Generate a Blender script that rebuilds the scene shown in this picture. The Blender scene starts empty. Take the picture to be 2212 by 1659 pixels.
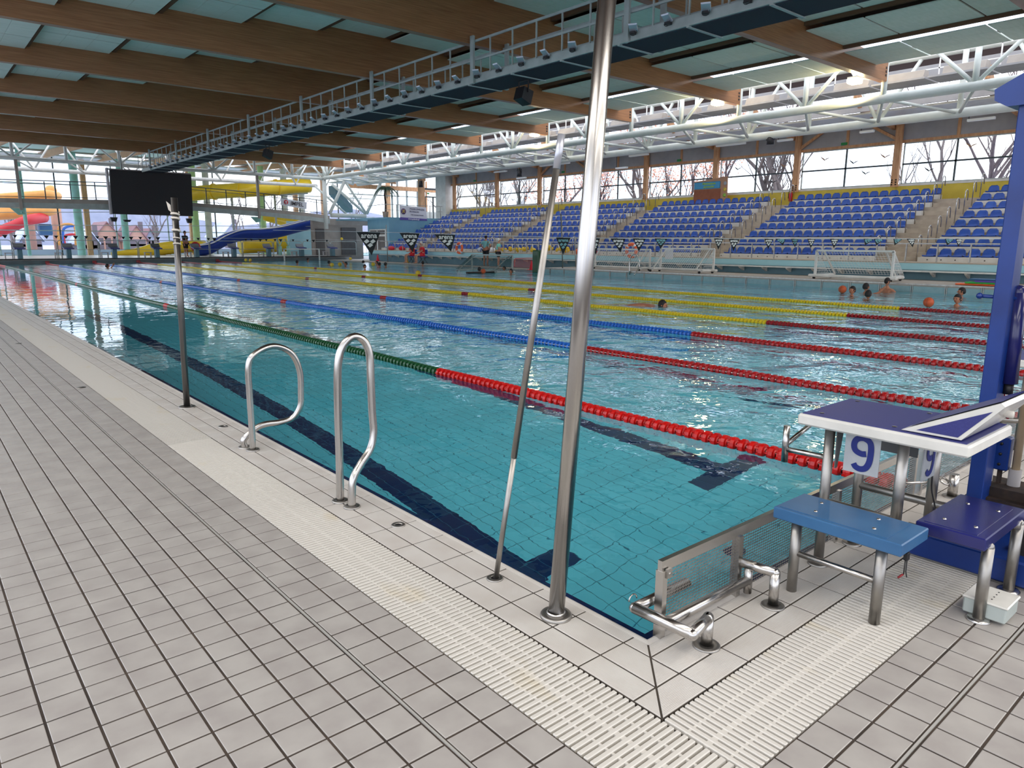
import bpy, math, random
import numpy as np
from mathutils import Vector, Matrix
PI = math.pi
rnd = random.Random(7)
SC = bpy.context.scene
COL = SC.collection
# ------------------------------------------------------------------ camera
CAM_C = np.array([-1.91597, -1.48271, 1.42296])
YAW, PITCH, ROLL, FPX = 0.8656563, -0.1960862, 0.004927, 1542.97
FW = np.array([math.cos(YAW)*math.cos(PITCH), math.sin(YAW)*math.cos(PITCH), math.sin(PITCH)])
_r = np.array([math.sin(YAW), -math.cos(YAW), 0.0]); _u = np.cross(_r, FW)
RT = _r*math.cos(ROLL)+_u*math.sin(ROLL); UP = -_r*math.sin(ROLL)+_u*math.cos(ROLL)
cam_d = bpy.data.cameras.new('camera'); cam = bpy.data.objects.new('camera', cam_d); COL.objects.link(cam)
m = Matrix(((RT[0], UP[0], -FW[0], CAM_C[0]), (RT[1], UP[1], -FW[1], CAM_C[1]), (RT[2], UP[2], -FW[2], CAM_C[2]), (0, 0, 0, 1)))
cam.matrix_world = m
cam_d.sensor_width = 36.0; cam_d.lens = FPX/2212*36.0; cam_d.clip_start = 0.05; cam_d.clip_end = 600
SC.camera = cam

def at(u, v, ax, val):
    """world point where the line of sight of photo pixel (u, v) meets a plane"""
    i = 'xyz'.index(ax); d = FW+RT*(u-1106)/FPX+UP*(829.5-v)/FPX
    return CAM_C+(val-CAM_C[i])/d[i]*d
def px(p):
    d = np.asarray(p, float)-CAM_C; z = d@FW
    return (1106+FPX*(d@RT)/z, 829.5-FPX*(d@UP)/z, z)
def in_view(p, mg=25):
    u, v, z = px(p); return z > 0.1 and -mg < u < 2212+mg and -mg < v < 1659+mg

# ------------------------------------------------------------------ world, lamps, exposure
SC.view_settings.view_transform = 'Standard'; SC.view_settings.look = 'None'
SC.view_settings.exposure = 0.48; SC.view_settings.gamma = 1.0; SC.view_settings.use_curve_mapping = False
SC.cycles.max_bounces = 12; SC.cycles.diffuse_bounces = 6; SC.cycles.glossy_bounces = 3
SC.cycles.transmission_bounces = 8; SC.cycles.transparent_max_bounces = 8
SC.cycles.sample_clamp_indirect = 4.0; SC.cycles.use_adaptive_sampling = True; SC.cycles.adaptive_threshold = 0.03
W = bpy.data.worlds.new('overcast_sky'); SC.world = W; W.use_nodes = True
nt = W.node_tree; nt.nodes.clear()
wo = nt.nodes.new('ShaderNodeOutputWorld'); bg = nt.nodes.new('ShaderNodeBackground')
tc = nt.nodes.new('ShaderNodeTexCoord'); mp = nt.nodes.new('ShaderNodeMapping'); mp.inputs['Scale'].default_value = (1.0, 1.0, 3.0)
no = nt.nodes.new('ShaderNodeTexNoise'); no.inputs['Scale'].default_value = 2.2; no.inputs['Detail'].default_value = 5
cr = nt.nodes.new('ShaderNodeValToRGB')
cr.color_ramp.elements[0].position = 0.38; cr.color_ramp.elements[0].color = (0.66, 0.76, 0.98, 1)
cr.color_ramp.elements[1].position = 0.62; cr.color_ramp.elements[1].color = (0.97, 0.98, 1.0, 1)
nt.links.new(tc.outputs['Generated'], mp.inputs[0]); nt.links.new(mp.outputs[0], no.inputs['Vector'])
nt.links.new(no.outputs[0], cr.inputs[0]); nt.links.new(cr.outputs[0], bg.inputs[0]); nt.links.new(bg.outputs[0], wo.inputs[0])
bg.inputs[1].default_value = 2.0
def area_lamp(name, loc, size, power, col=(1, .96, .9), rot=(0, 0, 0), size_y=None):
    l = bpy.data.lights.new(name, 'AREA'); l.energy = power; l.size = size; l.color = col
    if size_y: l.shape = 'RECTANGLE'; l.size_y = size_y
    o = bpy.data.objects.new(name, l); o.location = loc; o.rotation_euler = rot; COL.objects.link(o); return o
# unseen fill lamps under the roof, added as long strips to brighten the hall
for i, (lx, ly, sx, sy, pw) in enumerate([(9.0, -3.9, 26, 1.2, 600), (9.0, -7.2, 26, 1.2, 500), (-4.6, 6.0, 1.2, 16, 330)]):
    area_lamp('hall_fill_lamp', (lx, ly, 7.0), sx, pw, (1.0, .955, .90), size_y=sy)
LOWER_FILL_LAMPS = True

# ------------------------------------------------------------------ materials
def lin(r, g, b):
    f = lambda c: (c/255/12.92) if c/255 <= .04045 else ((c/255+.055)/1.055)**2.4
    return (f(r), f(g), f(b), 1)
class NM:
    """a small node material builder"""
    def __init__(s, name, col=(.5, .5, .5, 1), rough=.5, metal=0.0, spec=.5):
        s.m = bpy.data.materials.new(name); s.m.use_nodes = True; s.t = s.m.node_tree
        s.b = s.t.nodes['Principled BSDF']; s.b.inputs['Base Color'].default_value = col
        s.b.inputs['Roughness'].default_value = rough; s.b.inputs['Metallic'].default_value = metal
        s.b.inputs['Specular IOR Level'].default_value = spec; s.col = col
    def n(s, typ, **kw):
        o = s.t.nodes.new('ShaderNode'+typ)
        for k, v in kw.items():
            if k in o.inputs: o.inputs[k].default_value = v
            else: setattr(o, k, v)
        return o
    def l(s, a, b): s.t.links.new(a, b)
    def pos(s, scale=(1, 1, 1)):
        g = s.n('NewGeometry'); mp = s.n('Mapping'); mp.inputs['Scale'].default_value = scale; s.l(g.outputs['Position'], mp.inputs[0]); return mp.outputs[0]
    def vary(s, c2, scale=(1, 1, 1), ns=4, lo=.35, hi=.65, detail=4, vec=None):
        v = vec or s.pos(scale); no = s.n('TexNoise', Scale=ns, Detail=detail); s.l(v, no.inputs['Vector'])
        r = s.n('ValToRGB'); r.color_ramp.elements[0].position = lo; r.color_ramp.elements[0].color = s.col
        r.color_ramp.elements[1].position = hi; r.color_ramp.elements[1].color = c2; s.l(no.outputs[0], r.inputs[0])
        s.l(r.outputs[0], s.b.inputs['Base Color']); s.last = r.outputs[0]; return s
    def bump(s, ns=60, strength=.2, dist=.002, scale=(1, 1, 1)):
        no = s.n('TexNoise', Scale=ns); s.l(s.pos(scale), no.inputs['Vector']); b = s.n('Bump', Strength=strength, Distance=dist)
        s.l(no.outputs[0], b.inputs['Height']); s.l(b.outputs[0], s.b.inputs['Normal']); return s
    def wave(s, axis, period, strength=.5, dist=.001):
        w = s.n('TexWave', bands_direction=axis, Scale=1.0/period*.314159*1.0); w.inputs['Distortion'].default_value = 0
        s.l(s.pos(), w.inputs['Vector']); b = s.n('Bump', Strength=strength, Distance=dist)
        s.l(w.outputs['Fac'], b.inputs['Height']); s.l(b.outputs[0], s.b.inputs['Normal']); return s
    def per_object(s, amt=.12):
        oi = s.n('ObjectInfo'); h = s.n('HueSaturation'); mr = s.n('MapRange'); mr.inputs[3].default_value = 1-amt; mr.inputs[4].default_value = 1+amt
        s.l(oi.outputs['Random'], mr.inputs[0]); s.l(mr.outputs[0], h.inputs['Value'])
        lk = s.b.inputs['Base Color'].links
        if lk: s.l(lk[0].from_socket, h.inputs['Color'])
        else: h.inputs['Color'].default_value = s.col
        s.l(h.outputs[0], s.b.inputs['Base Color']); return s
M = {}
def mk(name, *a, **k):
    x = NM(name, *a, **k); M[name] = x.m; return x
mk('steel', (.50, .48, .455, 1), .25, 1.0)
mk('steel_dull', (.32, .305, .285, 1), .40, 1.0).vary((.42, .40, .37, 1), ns=9).bump(90, .12, .001)
mk('post_grey', (.16, .155, .15, 1), .3, .9)
mk('tile_grey', lin(158, 152, 147), .34).vary(lin(170, 165, 159), ns=7).bump(300, .08, .0004)
mk('grout_brown', lin(74, 62, 52), .9).vary(lin(48, 40, 34), ns=5)
mk('grout_dark', lin(48, 42, 36), .9).vary(lin(75, 66, 55), ns=6)
mk('coping_y', lin(205, 200, 193), .38).vary(lin(196, 189, 181), ns=6).wave('X', .0053, .7, .0011)
mk('coping_x', lin(205, 200, 193), .38).vary(lin(196, 189, 181), ns=6).wave('Y', .0053, .7, .0011)
mk('navy_tile', lin(20, 38, 84), .2).vary(lin(26, 50, 98), ns=9)
g = mk('grate_white', lin(204, 199, 190), .45).vary(lin(198, 180, 138), scale=(2.2, .9, 1), ns=2.2, lo=.6, hi=.9).bump(160, .35, .0015)
mk('channel', lin(150, 135, 115), .9)
mk('trim_metal', lin(190, 187, 180), .35, .3)
mk('white_paint', lin(228, 226, 220), .4).vary(lin(214, 210, 202), ns=3)
mk('white_gloss', lin(222, 220, 213), .22).vary(lin(205, 203, 196), ns=5)
mk('truss_paint', lin(222, 224, 216), .38).vary(lin(208, 212, 203), ns=2)
mk('panel_ceiling', lin(226, 234, 222), .85).vary(lin(218, 228, 214), scale=(.6, 3, 1), ns=4).per_object(.05)
mk('roof_deck', lin(74, 50, 38), .9)
mk('purlin', lin(112, 78, 56), .8)
w = mk('glulam', lin(172, 120, 78), .33).vary(lin(138, 92, 58), scale=(.8, 3, 24), ns=1.6, lo=.30, hi=.70, detail=8)

w = mk('timber', lin(212, 162, 118), .6).vary(lin(190, 136, 92), scale=(4, 4, .7), ns=3, detail=5)
mk('catwalk_mesh', lin(34, 42, 56), .8).vary(lin(28, 34, 46), ns=60)
mk('grey_paint', lin(176, 184, 180), .45).vary(lin(160, 168, 164), ns=3)
mk('dark_metal', lin(44, 44, 48), .45, .3).vary(lin(60, 58, 60), ns=20)
mk('black', lin(20, 20, 24), .5).vary(lin(28, 27, 30), ns=20)
mk('screen_black', lin(38, 35, 38), .6).bump(400, .1, .001)
mk('blue_seat', lin(40, 76, 158), .42).vary(lin(48, 88, 170), ns=2).per_object(.10)
mk('white_concrete', lin(222, 218, 210), .75).vary(lin(205, 200, 190), ns=2)
mk('beige_concrete', lin(186, 172, 154), .8).vary(lin(168, 153, 136), ns=2.5)
mk('teal_wall', lin(112, 160, 182), .55).vary(lin(122, 170, 188), ns=1.2)
mk('aqua_wall', lin(168, 212, 218), .5).vary(lin(158, 204, 212), ns=1.2)
mk('teal_dark', lin(96, 130, 142), .6).vary(lin(86, 120, 132), ns=2)
mk('yellow_wall', lin(214, 190, 72), .6).vary(lin(200, 176, 62), ns=2)
mk('grey_wall', lin(172, 168, 168), .8).vary(lin(162, 158, 158), ns=2)
mk('grey_plaster', lin(172, 162, 152), .8).vary(lin(160, 150, 140), ns=2)
mk('frame_dark', lin(60, 66, 66), .4, .4).vary(lin(70, 76, 76), ns=9)
mk('frame_teal', lin(158, 206, 200), .5).vary(lin(140, 192, 170), ns=2)
mk('frame_green', lin(186, 214, 150), .5).vary(lin(170, 206, 140), ns=2)  # teal column tone with the green light on it put into the colour
mk('water_panel', lin(140, 170, 174), .4).vary(lin(130, 160, 166), ns=6)
mk('float_red', lin(205, 24, 20), .32).vary(lin(180, 16, 14), ns=20)
mk('float_midred', lin(172, 26, 28), .34).vary(lin(150, 18, 20), ns=20)
mk('end_wall', lin(92, 100, 102), .5).vary(lin(80, 88, 90), ns=2)
mk('float_darkred', lin(150, 18, 26), .35).vary(lin(130, 14, 22), ns=20)
mk('float_green', lin(26, 84, 46), .32).vary(lin(20, 70, 38), ns=20)
mk('float_blue', lin(42, 108, 196), .32).vary(lin(30, 90, 178), ns=20)
mk('float_yellow', lin(222, 196, 30), .35).vary(lin(205, 178, 20), ns=20)
mk('plate_navy', lin(42, 45, 112), .42).vary(lin(58, 61, 132), ns=240, lo=.55, hi=.8).bump(700, .4, .001)
mk('step_blue', lin(54, 100, 142), .35).vary(lin(48, 92, 134), ns=8).bump(300, .1, .001)
mk('step_navy', lin(36, 38, 98), .2).vary(lin(30, 33, 82), ns=4)
mk('post_blue', lin(18, 54, 128), .35).vary(lin(15, 45, 112), ns=4)
mk('sign_grey', lin(172, 176, 178), .4).vary(lin(160, 164, 168), ns=12)
mk('sign_back', lin(96, 98, 100), .5)
mk('digit_blue', lin(14, 32, 110), .5)
mk('beige_tube', lin(206, 182, 146), .45).vary(lin(192, 166, 130), ns=6)
mk('rubber', lin(34, 33, 34), .7).vary(lin(46, 44, 44), ns=30)
mk('rust', lin(66, 52, 44), .75, .3).vary(lin(40, 36, 36), ns=18)
mk('rope_red', lin(170, 30, 60), .7)
mk('rope_white', lin(220, 220, 220), .7)
mk('orange', lin(240, 110, 60), .45).vary(lin(232, 96, 48), ns=9)
mk('ball_orange', lin(196, 84, 40), .55).bump(90, .3, .002)
mk('ball_yellow', lin(222, 186, 50), .55).bump(90, .3, .002)
mk('red_plastic', lin(216, 36, 52), .45)
mk('yellow_plastic', lin(244, 208, 50), .3).vary(lin(238, 198, 40), ns=1.5)
mk('slide_green', lin(216, 214, 60), .35)
mk('slide_blue', lin(28, 66, 160), .28).vary(lin(24, 58, 146), ns=2)
mk('slide_orange', lin(224, 158, 84), .5).vary(lin(214, 148, 74), ns=1)
mk('slide_red', lin(200, 40, 50), .5)
mk('skin', lin(206, 150, 122), .55).vary(lin(190, 132, 106), ns=14)
mk('skin_tan', lin(184, 122, 92), .55).vary(lin(168, 106, 78), ns=14)
mk('hair_dark', lin(30, 24, 24), .7).bump(200, .4, .003)
mk('hair_white', lin(222, 218, 210), .7)
mk('cap_white', lin(232, 232, 232), .5)
mk('cloth_red', lin(206, 34, 46), .8).bump(40, .3, .006)
mk('cloth_teal', lin(124, 176, 176), .8).bump(40, .3, .006)
mk('cloth_mint', lin(130, 206, 190), .8).bump(40, .3, .006)
mk('cloth_black', lin(26, 26, 34), .8).bump(40, .3, .006)
mk('net_white', lin(226, 228, 226), .8)
mk('net_dark', lin(60, 92, 88), .8)
mk('net_red', lin(214, 110, 110), .8)
mk('flag_black', lin(14, 22, 24), .7)
mk('print_white', lin(226, 226, 220), .7)
mk('print_teal', lin(120, 170, 176), .7)
mk('banner_white', lin(222, 222, 226), .7)
mk('banner_purple', lin(96, 84, 160), .7)
mk('ink_grey', lin(130, 130, 146), .7)
mk('ink_red', lin(206, 60, 66), .7)
mk('ink_dark', lin(70, 62, 66), .7)
mk('emblem', lin(110, 84, 120), .7)
mk('emblem_yellow', lin(214, 186, 80), .7)
mk('palm_leaf', lin(28, 60, 44), .6).vary(lin(44, 84, 56), ns=3)
mk('palm_trunk', lin(52, 42, 38), .9).bump(40, .5, .01)
mk('terracotta', lin(196, 158, 132), .8)
mk('bark', lin(122, 110, 108), .9).vary(lin(100, 88, 86), ns=3)
mk('bark_dark', lin(96, 84, 88), .9).vary(lin(120, 104, 104), ns=3)
mk('leaf_orange', lin(222, 150, 122), .8).vary(lin(232, 176, 150), ns=3)
mk('snow', lin(190, 196, 212), .9).vary(lin(170, 178, 196), ns=.4)
mk('house_pink', lin(192, 150, 134), .9).vary(lin(180, 138, 122), ns=1)
mk('roof_far', lin(132, 98, 104), .9)
mk('far_grey', lin(158, 160, 178), .9).vary(lin(144, 147, 166), ns=.3)
mk('far_dark', lin(108, 98, 104), .9)
mk('cork', lin(150, 92, 66), .85).vary(lin(138, 82, 58), ns=5)
mk('cork_light', lin(178, 136, 104), .8)
mk('board_blue', lin(70, 150, 190), .6)
mk('board_green', lin(150, 190, 80), .6)
mk('exit_green', lin(40, 140, 70), .6)
mk('tape', lin(214, 206, 194), .6)
mk('silver', lin(196, 198, 206), .35, .6)
mk('door_dark', lin(96, 88, 84), .5).vary(lin(84, 78, 74), ns=2)
mk('kick_green', lin(60, 180, 80), .6)
mk('kick_purple', lin(120, 90, 180), .6)
mk('lamp_tube', lin(236, 236, 232), .4)
mk('bags', lin(196, 206, 216), .6).vary(lin(60, 90, 150), ns=3, lo=.5, hi=.6)
# a lit flood lamp
def emit(name, col, s):
    x = mk(name, col); x.b.inputs['Emission Color'].default_value = col; x.b.inputs['Emission Strength'].default_value = s
emit('lamp_glow', (1, .82, .42, 1), 9.0)
# glass that lets daylight pass: mostly clear with a weak mirror film
x = NM('window_glass'); t = x.t; t.nodes.remove(x.b); out = t.nodes['Material Output']
tr = x.n('BsdfTransparent'); tr.inputs[0].default_value = (.93, .97, .97, 1); gl = x.n('BsdfGlossy', Roughness=.02); fr = x.n('Fresnel', IOR=1.35); mx = x.n('MixShader')
fm = x.n('Math', operation='MULTIPLY'); fm.inputs[1].default_value = .3; x.l(fr.outputs[0], fm.inputs[0]); x.l(fm.outputs[0], mx.inputs[0]); x.l(tr.outputs[0], mx.inputs[1]); x.l(gl.outputs[0], mx.inputs[2]); x.l(mx.outputs[0], out.inputs[0]); M['window_glass'] = x.m
# pool floor tile: turquoise with navy lane lines set into the floor
x = mk('pool_tile', lin(118, 234, 252), .3)
g = x.n('NewGeometry'); sp = x.n('SeparateXYZ'); x.l(g.outputs['Position'], sp.inputs[0])
def mth(op, a, b=None, c=None):
    n_ = x.n('Math', operation=op)
    for i, q in enumerate((a, b, c)):
        if q is None: continue
        if isinstance(q, (int, float)): n_.inputs[i].default_value = q
        else: x.l(q, n_.inputs[i])
    return n_.outputs[0]
X_, Y_ = sp.outputs[0], sp.outputs[1]
mdx = mth('ABSOLUTE', mth('SUBTRACT', mth('MODULO', mth('ADD', X_, 25.0), 2.5), 1.25))
yy = mth('SUBTRACT', 25.0, mth('ABSOLUTE', mth('SUBTRACT', Y_, 25.0)))
line = mth('MULTIPLY', mth('LESS_THAN', mdx, .125), mth('GREATER_THAN', yy, 1.96))
bar = mth('MULTIPLY', mth('LESS_THAN', mdx, .46), mth('MULTIPLY', mth('GREATER_THAN', yy, 1.96), mth('LESS_THAN', yy, 2.2)))
msk = mth('MAXIMUM', line, bar)
mc = x.n('MixRGB'); x.l(msk, mc.inputs[0]); mc.inputs[1].default_value = lin(118, 234, 252); mc.inputs[2].default_value = lin(16, 50, 104)
x.l(mc.outputs[0], x.b.inputs['Base Color'])
mk('pool_grout', lin(60, 140, 170), .8)
mk('pool_wall', lin(104, 196, 212), .35).vary(lin(94, 186, 204), ns=3)
# water
x = NM('water'); t = x.t; t.nodes.remove(x.b); out = t.nodes['Material Output']
gl = x.n('BsdfGlass', Roughness=0.0, IOR=1.33); gl.inputs['Color'].default_value = (.97, 1, 1, 1)
g = x.n('NewGeometry'); sp = x.n('SeparateXYZ'); x.l(g.outputs['Position'], sp.inputs[0])
def noise(scale, ns, det=2, dis=0):
    mpn = x.n('Mapping'); mpn.inputs['Scale'].default_value = scale; x.l(g.outputs['Position'], mpn.inputs[0])
    n_ = x.n('TexNoise', Scale=ns, Detail=det, Distortion=dis); x.l(mpn.outputs[0], n_.inputs['Vector']); return n_.outputs[0]
n1 = noise((1, 1, 1), 1.15, 2, .6); n2 = noise((1.0, 1.0, 1), 4.6, 2, .4); n3 = noise((1, 1, 1), 17, 1, 0)
hsum = mth('ADD', mth('MULTIPLY', n1, 1.5), mth('ADD', mth('MULTIPLY', n2, .42), mth('MULTIPLY', n3, .06)))
calm = x.n('MapRange', interpolation_type='SMOOTHSTEP'); calm.inputs[1].default_value = 1.7; calm.inputs[2].default_value = 4.8; calm.inputs[3].default_value = .085; calm.inputs[4].default_value = 1.0
x.l(sp.outputs[0], calm.inputs[0])
# the nearest lane is sheltered towards both ends
bp = x.n('Bump', Distance=.046); x.l(hsum, bp.inputs['Height'])
st = mth('MULTIPLY', calm.outputs[0], 1.0); x.l(st, bp.inputs['Strength'])
x.l(bp.outputs[0], gl.inputs['Normal']); x.l(gl.outputs[0], out.inputs[0]); M['water'] = x.m

# ------------------------------------------------------------------ mesh builder
class MB:
    def __init__(s): s.v = []; s.f = []; s.mi = []; s.sm = []
    def add(s, vs, fs, m=0, smooth=False):
        o = len(s.v); s.v += [tuple(map(float, p)) for p in vs]
        for f in fs: s.f.append(tuple(i+o for i in f)); s.mi.append(m); s.sm.append(smooth)
        return s
    def box(s, x0, y0, z0, x1, y1, z1, m=0):
        return s.add([(x0, y0, z0), (x1, y0, z0), (x1, y1, z0), (x0, y1, z0), (x0, y0, z1), (x1, y0, z1), (x1, y1, z1), (x0, y1, z1)],
                     [(3, 2, 1, 0), (4, 5, 6, 7), (0, 1, 5, 4), (1, 2, 6, 5), (2, 3, 7, 6), (3, 0, 4, 7)], m)
    def bbox(s, x0, y0, z0, x1, y1, z1, b=.01, m=0):
        """box with bevelled edges (chamfered)"""
        vs = []; xs = (x0, x1); ys = (y0, y1); zs = (z0, z1)
        idx = {}
        for i in (0, 1):
            for j in (0, 1):
                for k in (0, 1):
                    sx, sy, sz = (1, -1)[i]*b, (1, -1)[j]*b, (1, -1)[k]*b
                    for a in range(3):
                        p = [xs[i], ys[j], zs[k]]; q = [sx, sy, sz]
                        for c in range(3):
                            if c != a: p[c] += q[c]
                        idx[(i, j, k, a)] = len(vs); vs.append(p)
        F = []
        g = lambda i, j, k, a: idx[(i, j, k, a)]
        F += [(g(0, 0, 0, 0), g(0, 0, 1, 0), g(0, 1, 1, 0), g(0, 1, 0, 0)), (g(1, 0, 0, 0), g(1, 1, 0, 0), g(1, 1, 1, 0), g(1, 0, 1, 0))]
        F += [(g(0, 0, 0, 1), g(1, 0, 0, 1), g(1, 0, 1, 1), g(0, 0, 1, 1)), (g(0, 1, 0, 1), g(0, 1, 1, 1), g(1, 1, 1, 1), g(1, 1, 0, 1))]
        F += [(g(0, 0, 0, 2), g(0, 1, 0, 2), g(1, 1, 0, 2), g(1, 0, 0, 2)), (g(0, 0, 1, 2), g(1, 0, 1, 2), g(1, 1, 1, 2), g(0, 1, 1, 2))]
        for k in (0, 1):
            for i in (0, 1): F.append((g(i, 0, k, 0), g(i, 1, k, 0), g(i, 1, k, 2), g(i, 0, k, 2)))
            for j in (0, 1): F.append((g(0, j, k, 1), g(1, j, k, 1), g(1, j, k, 2), g(0, j, k, 2)))
        for i in (0, 1):
            for j in (0, 1): F.append((g(i, j, 0, 0), g(i, j, 1, 0), g(i, j, 1, 1), g(i, j, 0, 1)))
        for i in (0, 1):
            for j in (0, 1):
                for k in (0, 1): F.append((g(i, j, k, 0), g(i, j, k, 1), g(i, j, k, 2)))
        return s.add(vs, F, m)
    def bar(s, p, q, w, h, m=0, up=(0, 0, 1)):
        p = Vector(p); q = Vector(q); d = (q-p).normalized(); u = Vector(up)
        if abs(d.dot(u)) > .99: u = Vector((1, 0, 0))
        sd = d.cross(u).normalized(); u = sd.cross(d).normalized(); vs = []
        for c in (p, q):
            for a, b in ((-1, -1), (1, -1), (1, 1), (-1, 1)): vs.append(c+sd*(a*w/2)+u*(b*h/2))
        return s.add(vs, [(3, 2, 1, 0), (4, 5, 6, 7), (0, 1, 5, 4), (1, 2, 6, 5), (2, 3, 7, 6), (3, 0, 4, 7)], m)
    def tube(s, pts, r, n=10, m=0, caps=True, closed=False):
        P = [Vector(p) for p in pts]; N = len(P); rr = r if isinstance(r, (list, tuple)) else [r]*N
        T = []
        for i in range(N):
            if closed: t = (P[(i+1) % N]-P[i-1])
            else: t = (P[min(i+1, N-1)]-P[max(i-1, 0)])
            T.append(t.normalized())
        u = Vector((0, 0, 1)) if abs(T[0].z) < .9 else Vector((1, 0, 0))
        a = T[0].cross(u).normalized(); vs = []
        for i in range(N):
            a = (a-T[i]*a.dot(T[i])).normalized(); b = T[i].cross(a)
            k = 1.0
            if 0 < i < N-1 or closed:
                d1 = (P[i]-P[i-1]).normalized(); d2 = (P[(i+1) % N]-P[i]).normalized(); k = 1/max(.55, math.cos(d1.angle(d2, 0)/2))
            for j in range(n):
                th = 2*PI*j/n; vs.append(P[i]+(a*math.cos(th)+b*math.sin(th))*rr[i]*(1+(k-1)*.5))
        F = []
        for i in range(N if closed else N-1):
            for j in range(n):
                i2 = (i+1) % N; F.append((i*n+j, i*n+(j+1) % n, i2*n+(j+1) % n, i2*n+j))
        s.add(vs, F, m, True)
        if caps and not closed:
            o = len(s.v)-len(vs)
            s.f.append(tuple(o+j for j in range(n))[::-1]); s.mi.append(m); s.sm.append(False)
            s.f.append(tuple(o+(N-1)*n+j for j in range(n))); s.mi.append(m); s.sm.append(False)
        return s
    def lathe(s, prof, c=(0, 0, 0), n=16, m=0, axis='z', smooth=True):
        vs = []; c = Vector(c)
        for r, h in prof:
            for j in range(n):
                th = 2*PI*j/n; p = (r*math.cos(th), r*math.sin(th), h)
                if axis == 'y': p = (p[0], p[2], p[1])
                if axis == 'x': p = (p[2], p[0], p[1])
                vs.append(c+Vector(p))
        F = [(i*n+j, i*n+(j+1) % n, (i+1)*n+(j+1) % n, (i+1)*n+j) for i in range(len(prof)-1) for j in range(n)]
        return s.add(vs, F, m, smooth)
    def sphere(s, c, r, n=12, k=8, m=0, sc=(1, 1, 1)):
        prof = [(math.sin(PI*i/k)*r+1e-5, -math.cos(PI*i/k)*r) for i in range(k+1)]; o = len(s.v); s.lathe(prof, (0, 0, 0), n, m)
        for i in range(o, len(s.v)): v = s.v[i]; s.v[i] = (v[0]*sc[0]+c[0], v[1]*sc[1]+c[1], v[2]*sc[2]+c[2])
        return s
    def prism(s, poly, vec, m=0):
        n = len(poly); v = Vector(vec); vs = [Vector(p) for p in poly]; vs += [p+v for p in vs]
        F = [tuple(range(n))[::-1], tuple(range(n, 2*n))]+[(i, (i+1) % n, n+(i+1) % n, n+i) for i in range(n)]
        return s.add(vs, F, m)
    def mesh(s, name, mats, off=(0, 0, 0)):
        me = bpy.data.meshes.new(name); ox, oy, oz = off
        me.from_pydata([(a-ox, b-oy, c-oz) for a, b, c in s.v] if (ox or oy or oz) else s.v, [], s.f)
        for q in (mats if isinstance(mats, (list, tuple)) else [mats]): me.materials.append(M[q] if isinstance(q, str) else q)
        me.polygons.foreach_set('material_index', s.mi); me.polygons.foreach_set('use_smooth', s.sm); me.update(); return me
    def build(s, name, mats, parent=None, loc=None):
        """vertices are in world space; the object's origin goes to loc (or the parent's origin)"""
        off = tuple(parent_loc(parent)) if parent is not None else (loc or (0, 0, 0))
        o = bpy.data.objects.new(name, s.mesh(name, mats, off)); COL.objects.link(o)
        if parent is not None: o.parent = parent
        else: o.location = off
        return o
def parent_loc(p):
    v = Vector(p.location)
    while p.parent: p = p.parent; v += Vector(p.location)
    return v
def tag(o, label=None, cat=None, group=None, kind=None):
    for k, v in (('label', label), ('category', cat), ('group', group), ('kind', kind)):
        if v: o[k] = v
    return o
def thing(name, label, cat, loc=(0, 0, 0), group=None, kind=None):
    o = bpy.data.objects.new(name, None); COL.objects.link(o); o.location = tuple(map(float, loc)); o.empty_display_size = .1
    return tag(o, label, cat, group, kind)
def struct(o): o['kind'] = 'structure'; return o
def copy_tree(o, loc=None, parent=None):
    c = o.copy(); COL.objects.link(c); c.parent = parent
    if loc is not None: c.location = tuple(map(float, loc))
    for ch in o.children: copy_tree(ch, None, c)
    return c
def inst(mesh, name, loc, parent=None):
    o = bpy.data.objects.new(name, mesh); COL.objects.link(o)
    if parent is not None: o.parent = parent; o.location = Vector(loc)-parent_loc(parent)
    else: o.location = tuple(map(float, loc))
    return o
ORD = ['first', 'second', 'third', 'fourth', 'fifth', 'sixth', 'seventh', 'eighth', 'ninth', 'tenth', 'eleventh', 'twelfth', 'thirteenth', 'fourteenth', 'fifteenth', 'sixteenth', 'seventeenth', 'eighteenth', 'nineteenth', 'twentieth']
for _t, _n in (('twenty', 'thirtieth'), ('thirty', 'fortieth'), ('forty', 'fiftieth'), ('fifty', 'sixtieth'), ('sixty', 'seventieth')): ORD += [_t+'-'+q for q in ORD[:9]]+[_n]
def arc(c, r, a0, a1, n, ax1, ax2):
    c = Vector(c); ax1 = Vector(ax1); ax2 = Vector(ax2)
    return [c+ax1*(r*math.cos(a0+(a1-a0)*i/n))+ax2*(r*math.sin(a0+(a1-a0)*i/n)) for i in range(n+1)]
# ================================================================== the floor, coping, grate, basin
L, Y0, W1, W2, W3, W4 = .2437, .0497, .074, .1963, .308, .6126
def clip(poly, a, b, c):
    """keep the part of a 2-D polygon where a*x+b*y+c >= 0"""
    out = []
    for i in range(len(poly)):
        p, q = poly[i], poly[(i+1) % len(poly)]; dp = a*p[0]+b*p[1]+c; dq = a*q[0]+b*q[1]+c
        if dp >= 0: out.append(p)
        if (dp > 0 > dq) or (dp < 0 < dq): t = dp/(dp-dq); out.append((p[0]+(q[0]-p[0])*t, p[1]+(q[1]-p[1])*t))
    return out
def inset(poly, d):
    out = list(poly); n = len(poly)
    A = sum(poly[i][0]*poly[(i+1) % n][1]-poly[(i+1) % n][0]*poly[i][1] for i in range(n))
    sg = 1 if A > 0 else -1
    for i in range(n):
        p, q = poly[i], poly[(i+1) % n]; dx, dy = q[0]-p[0], q[1]-p[1]; l = math.hypot(dx, dy)
        if l < 1e-6: continue
        nx, ny = -dy/l*sg, dx/l*sg; out = clip(out, nx, ny, -(nx*p[0]+ny*p[1])-d)
        if len(out) < 3: return []
    return out
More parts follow.
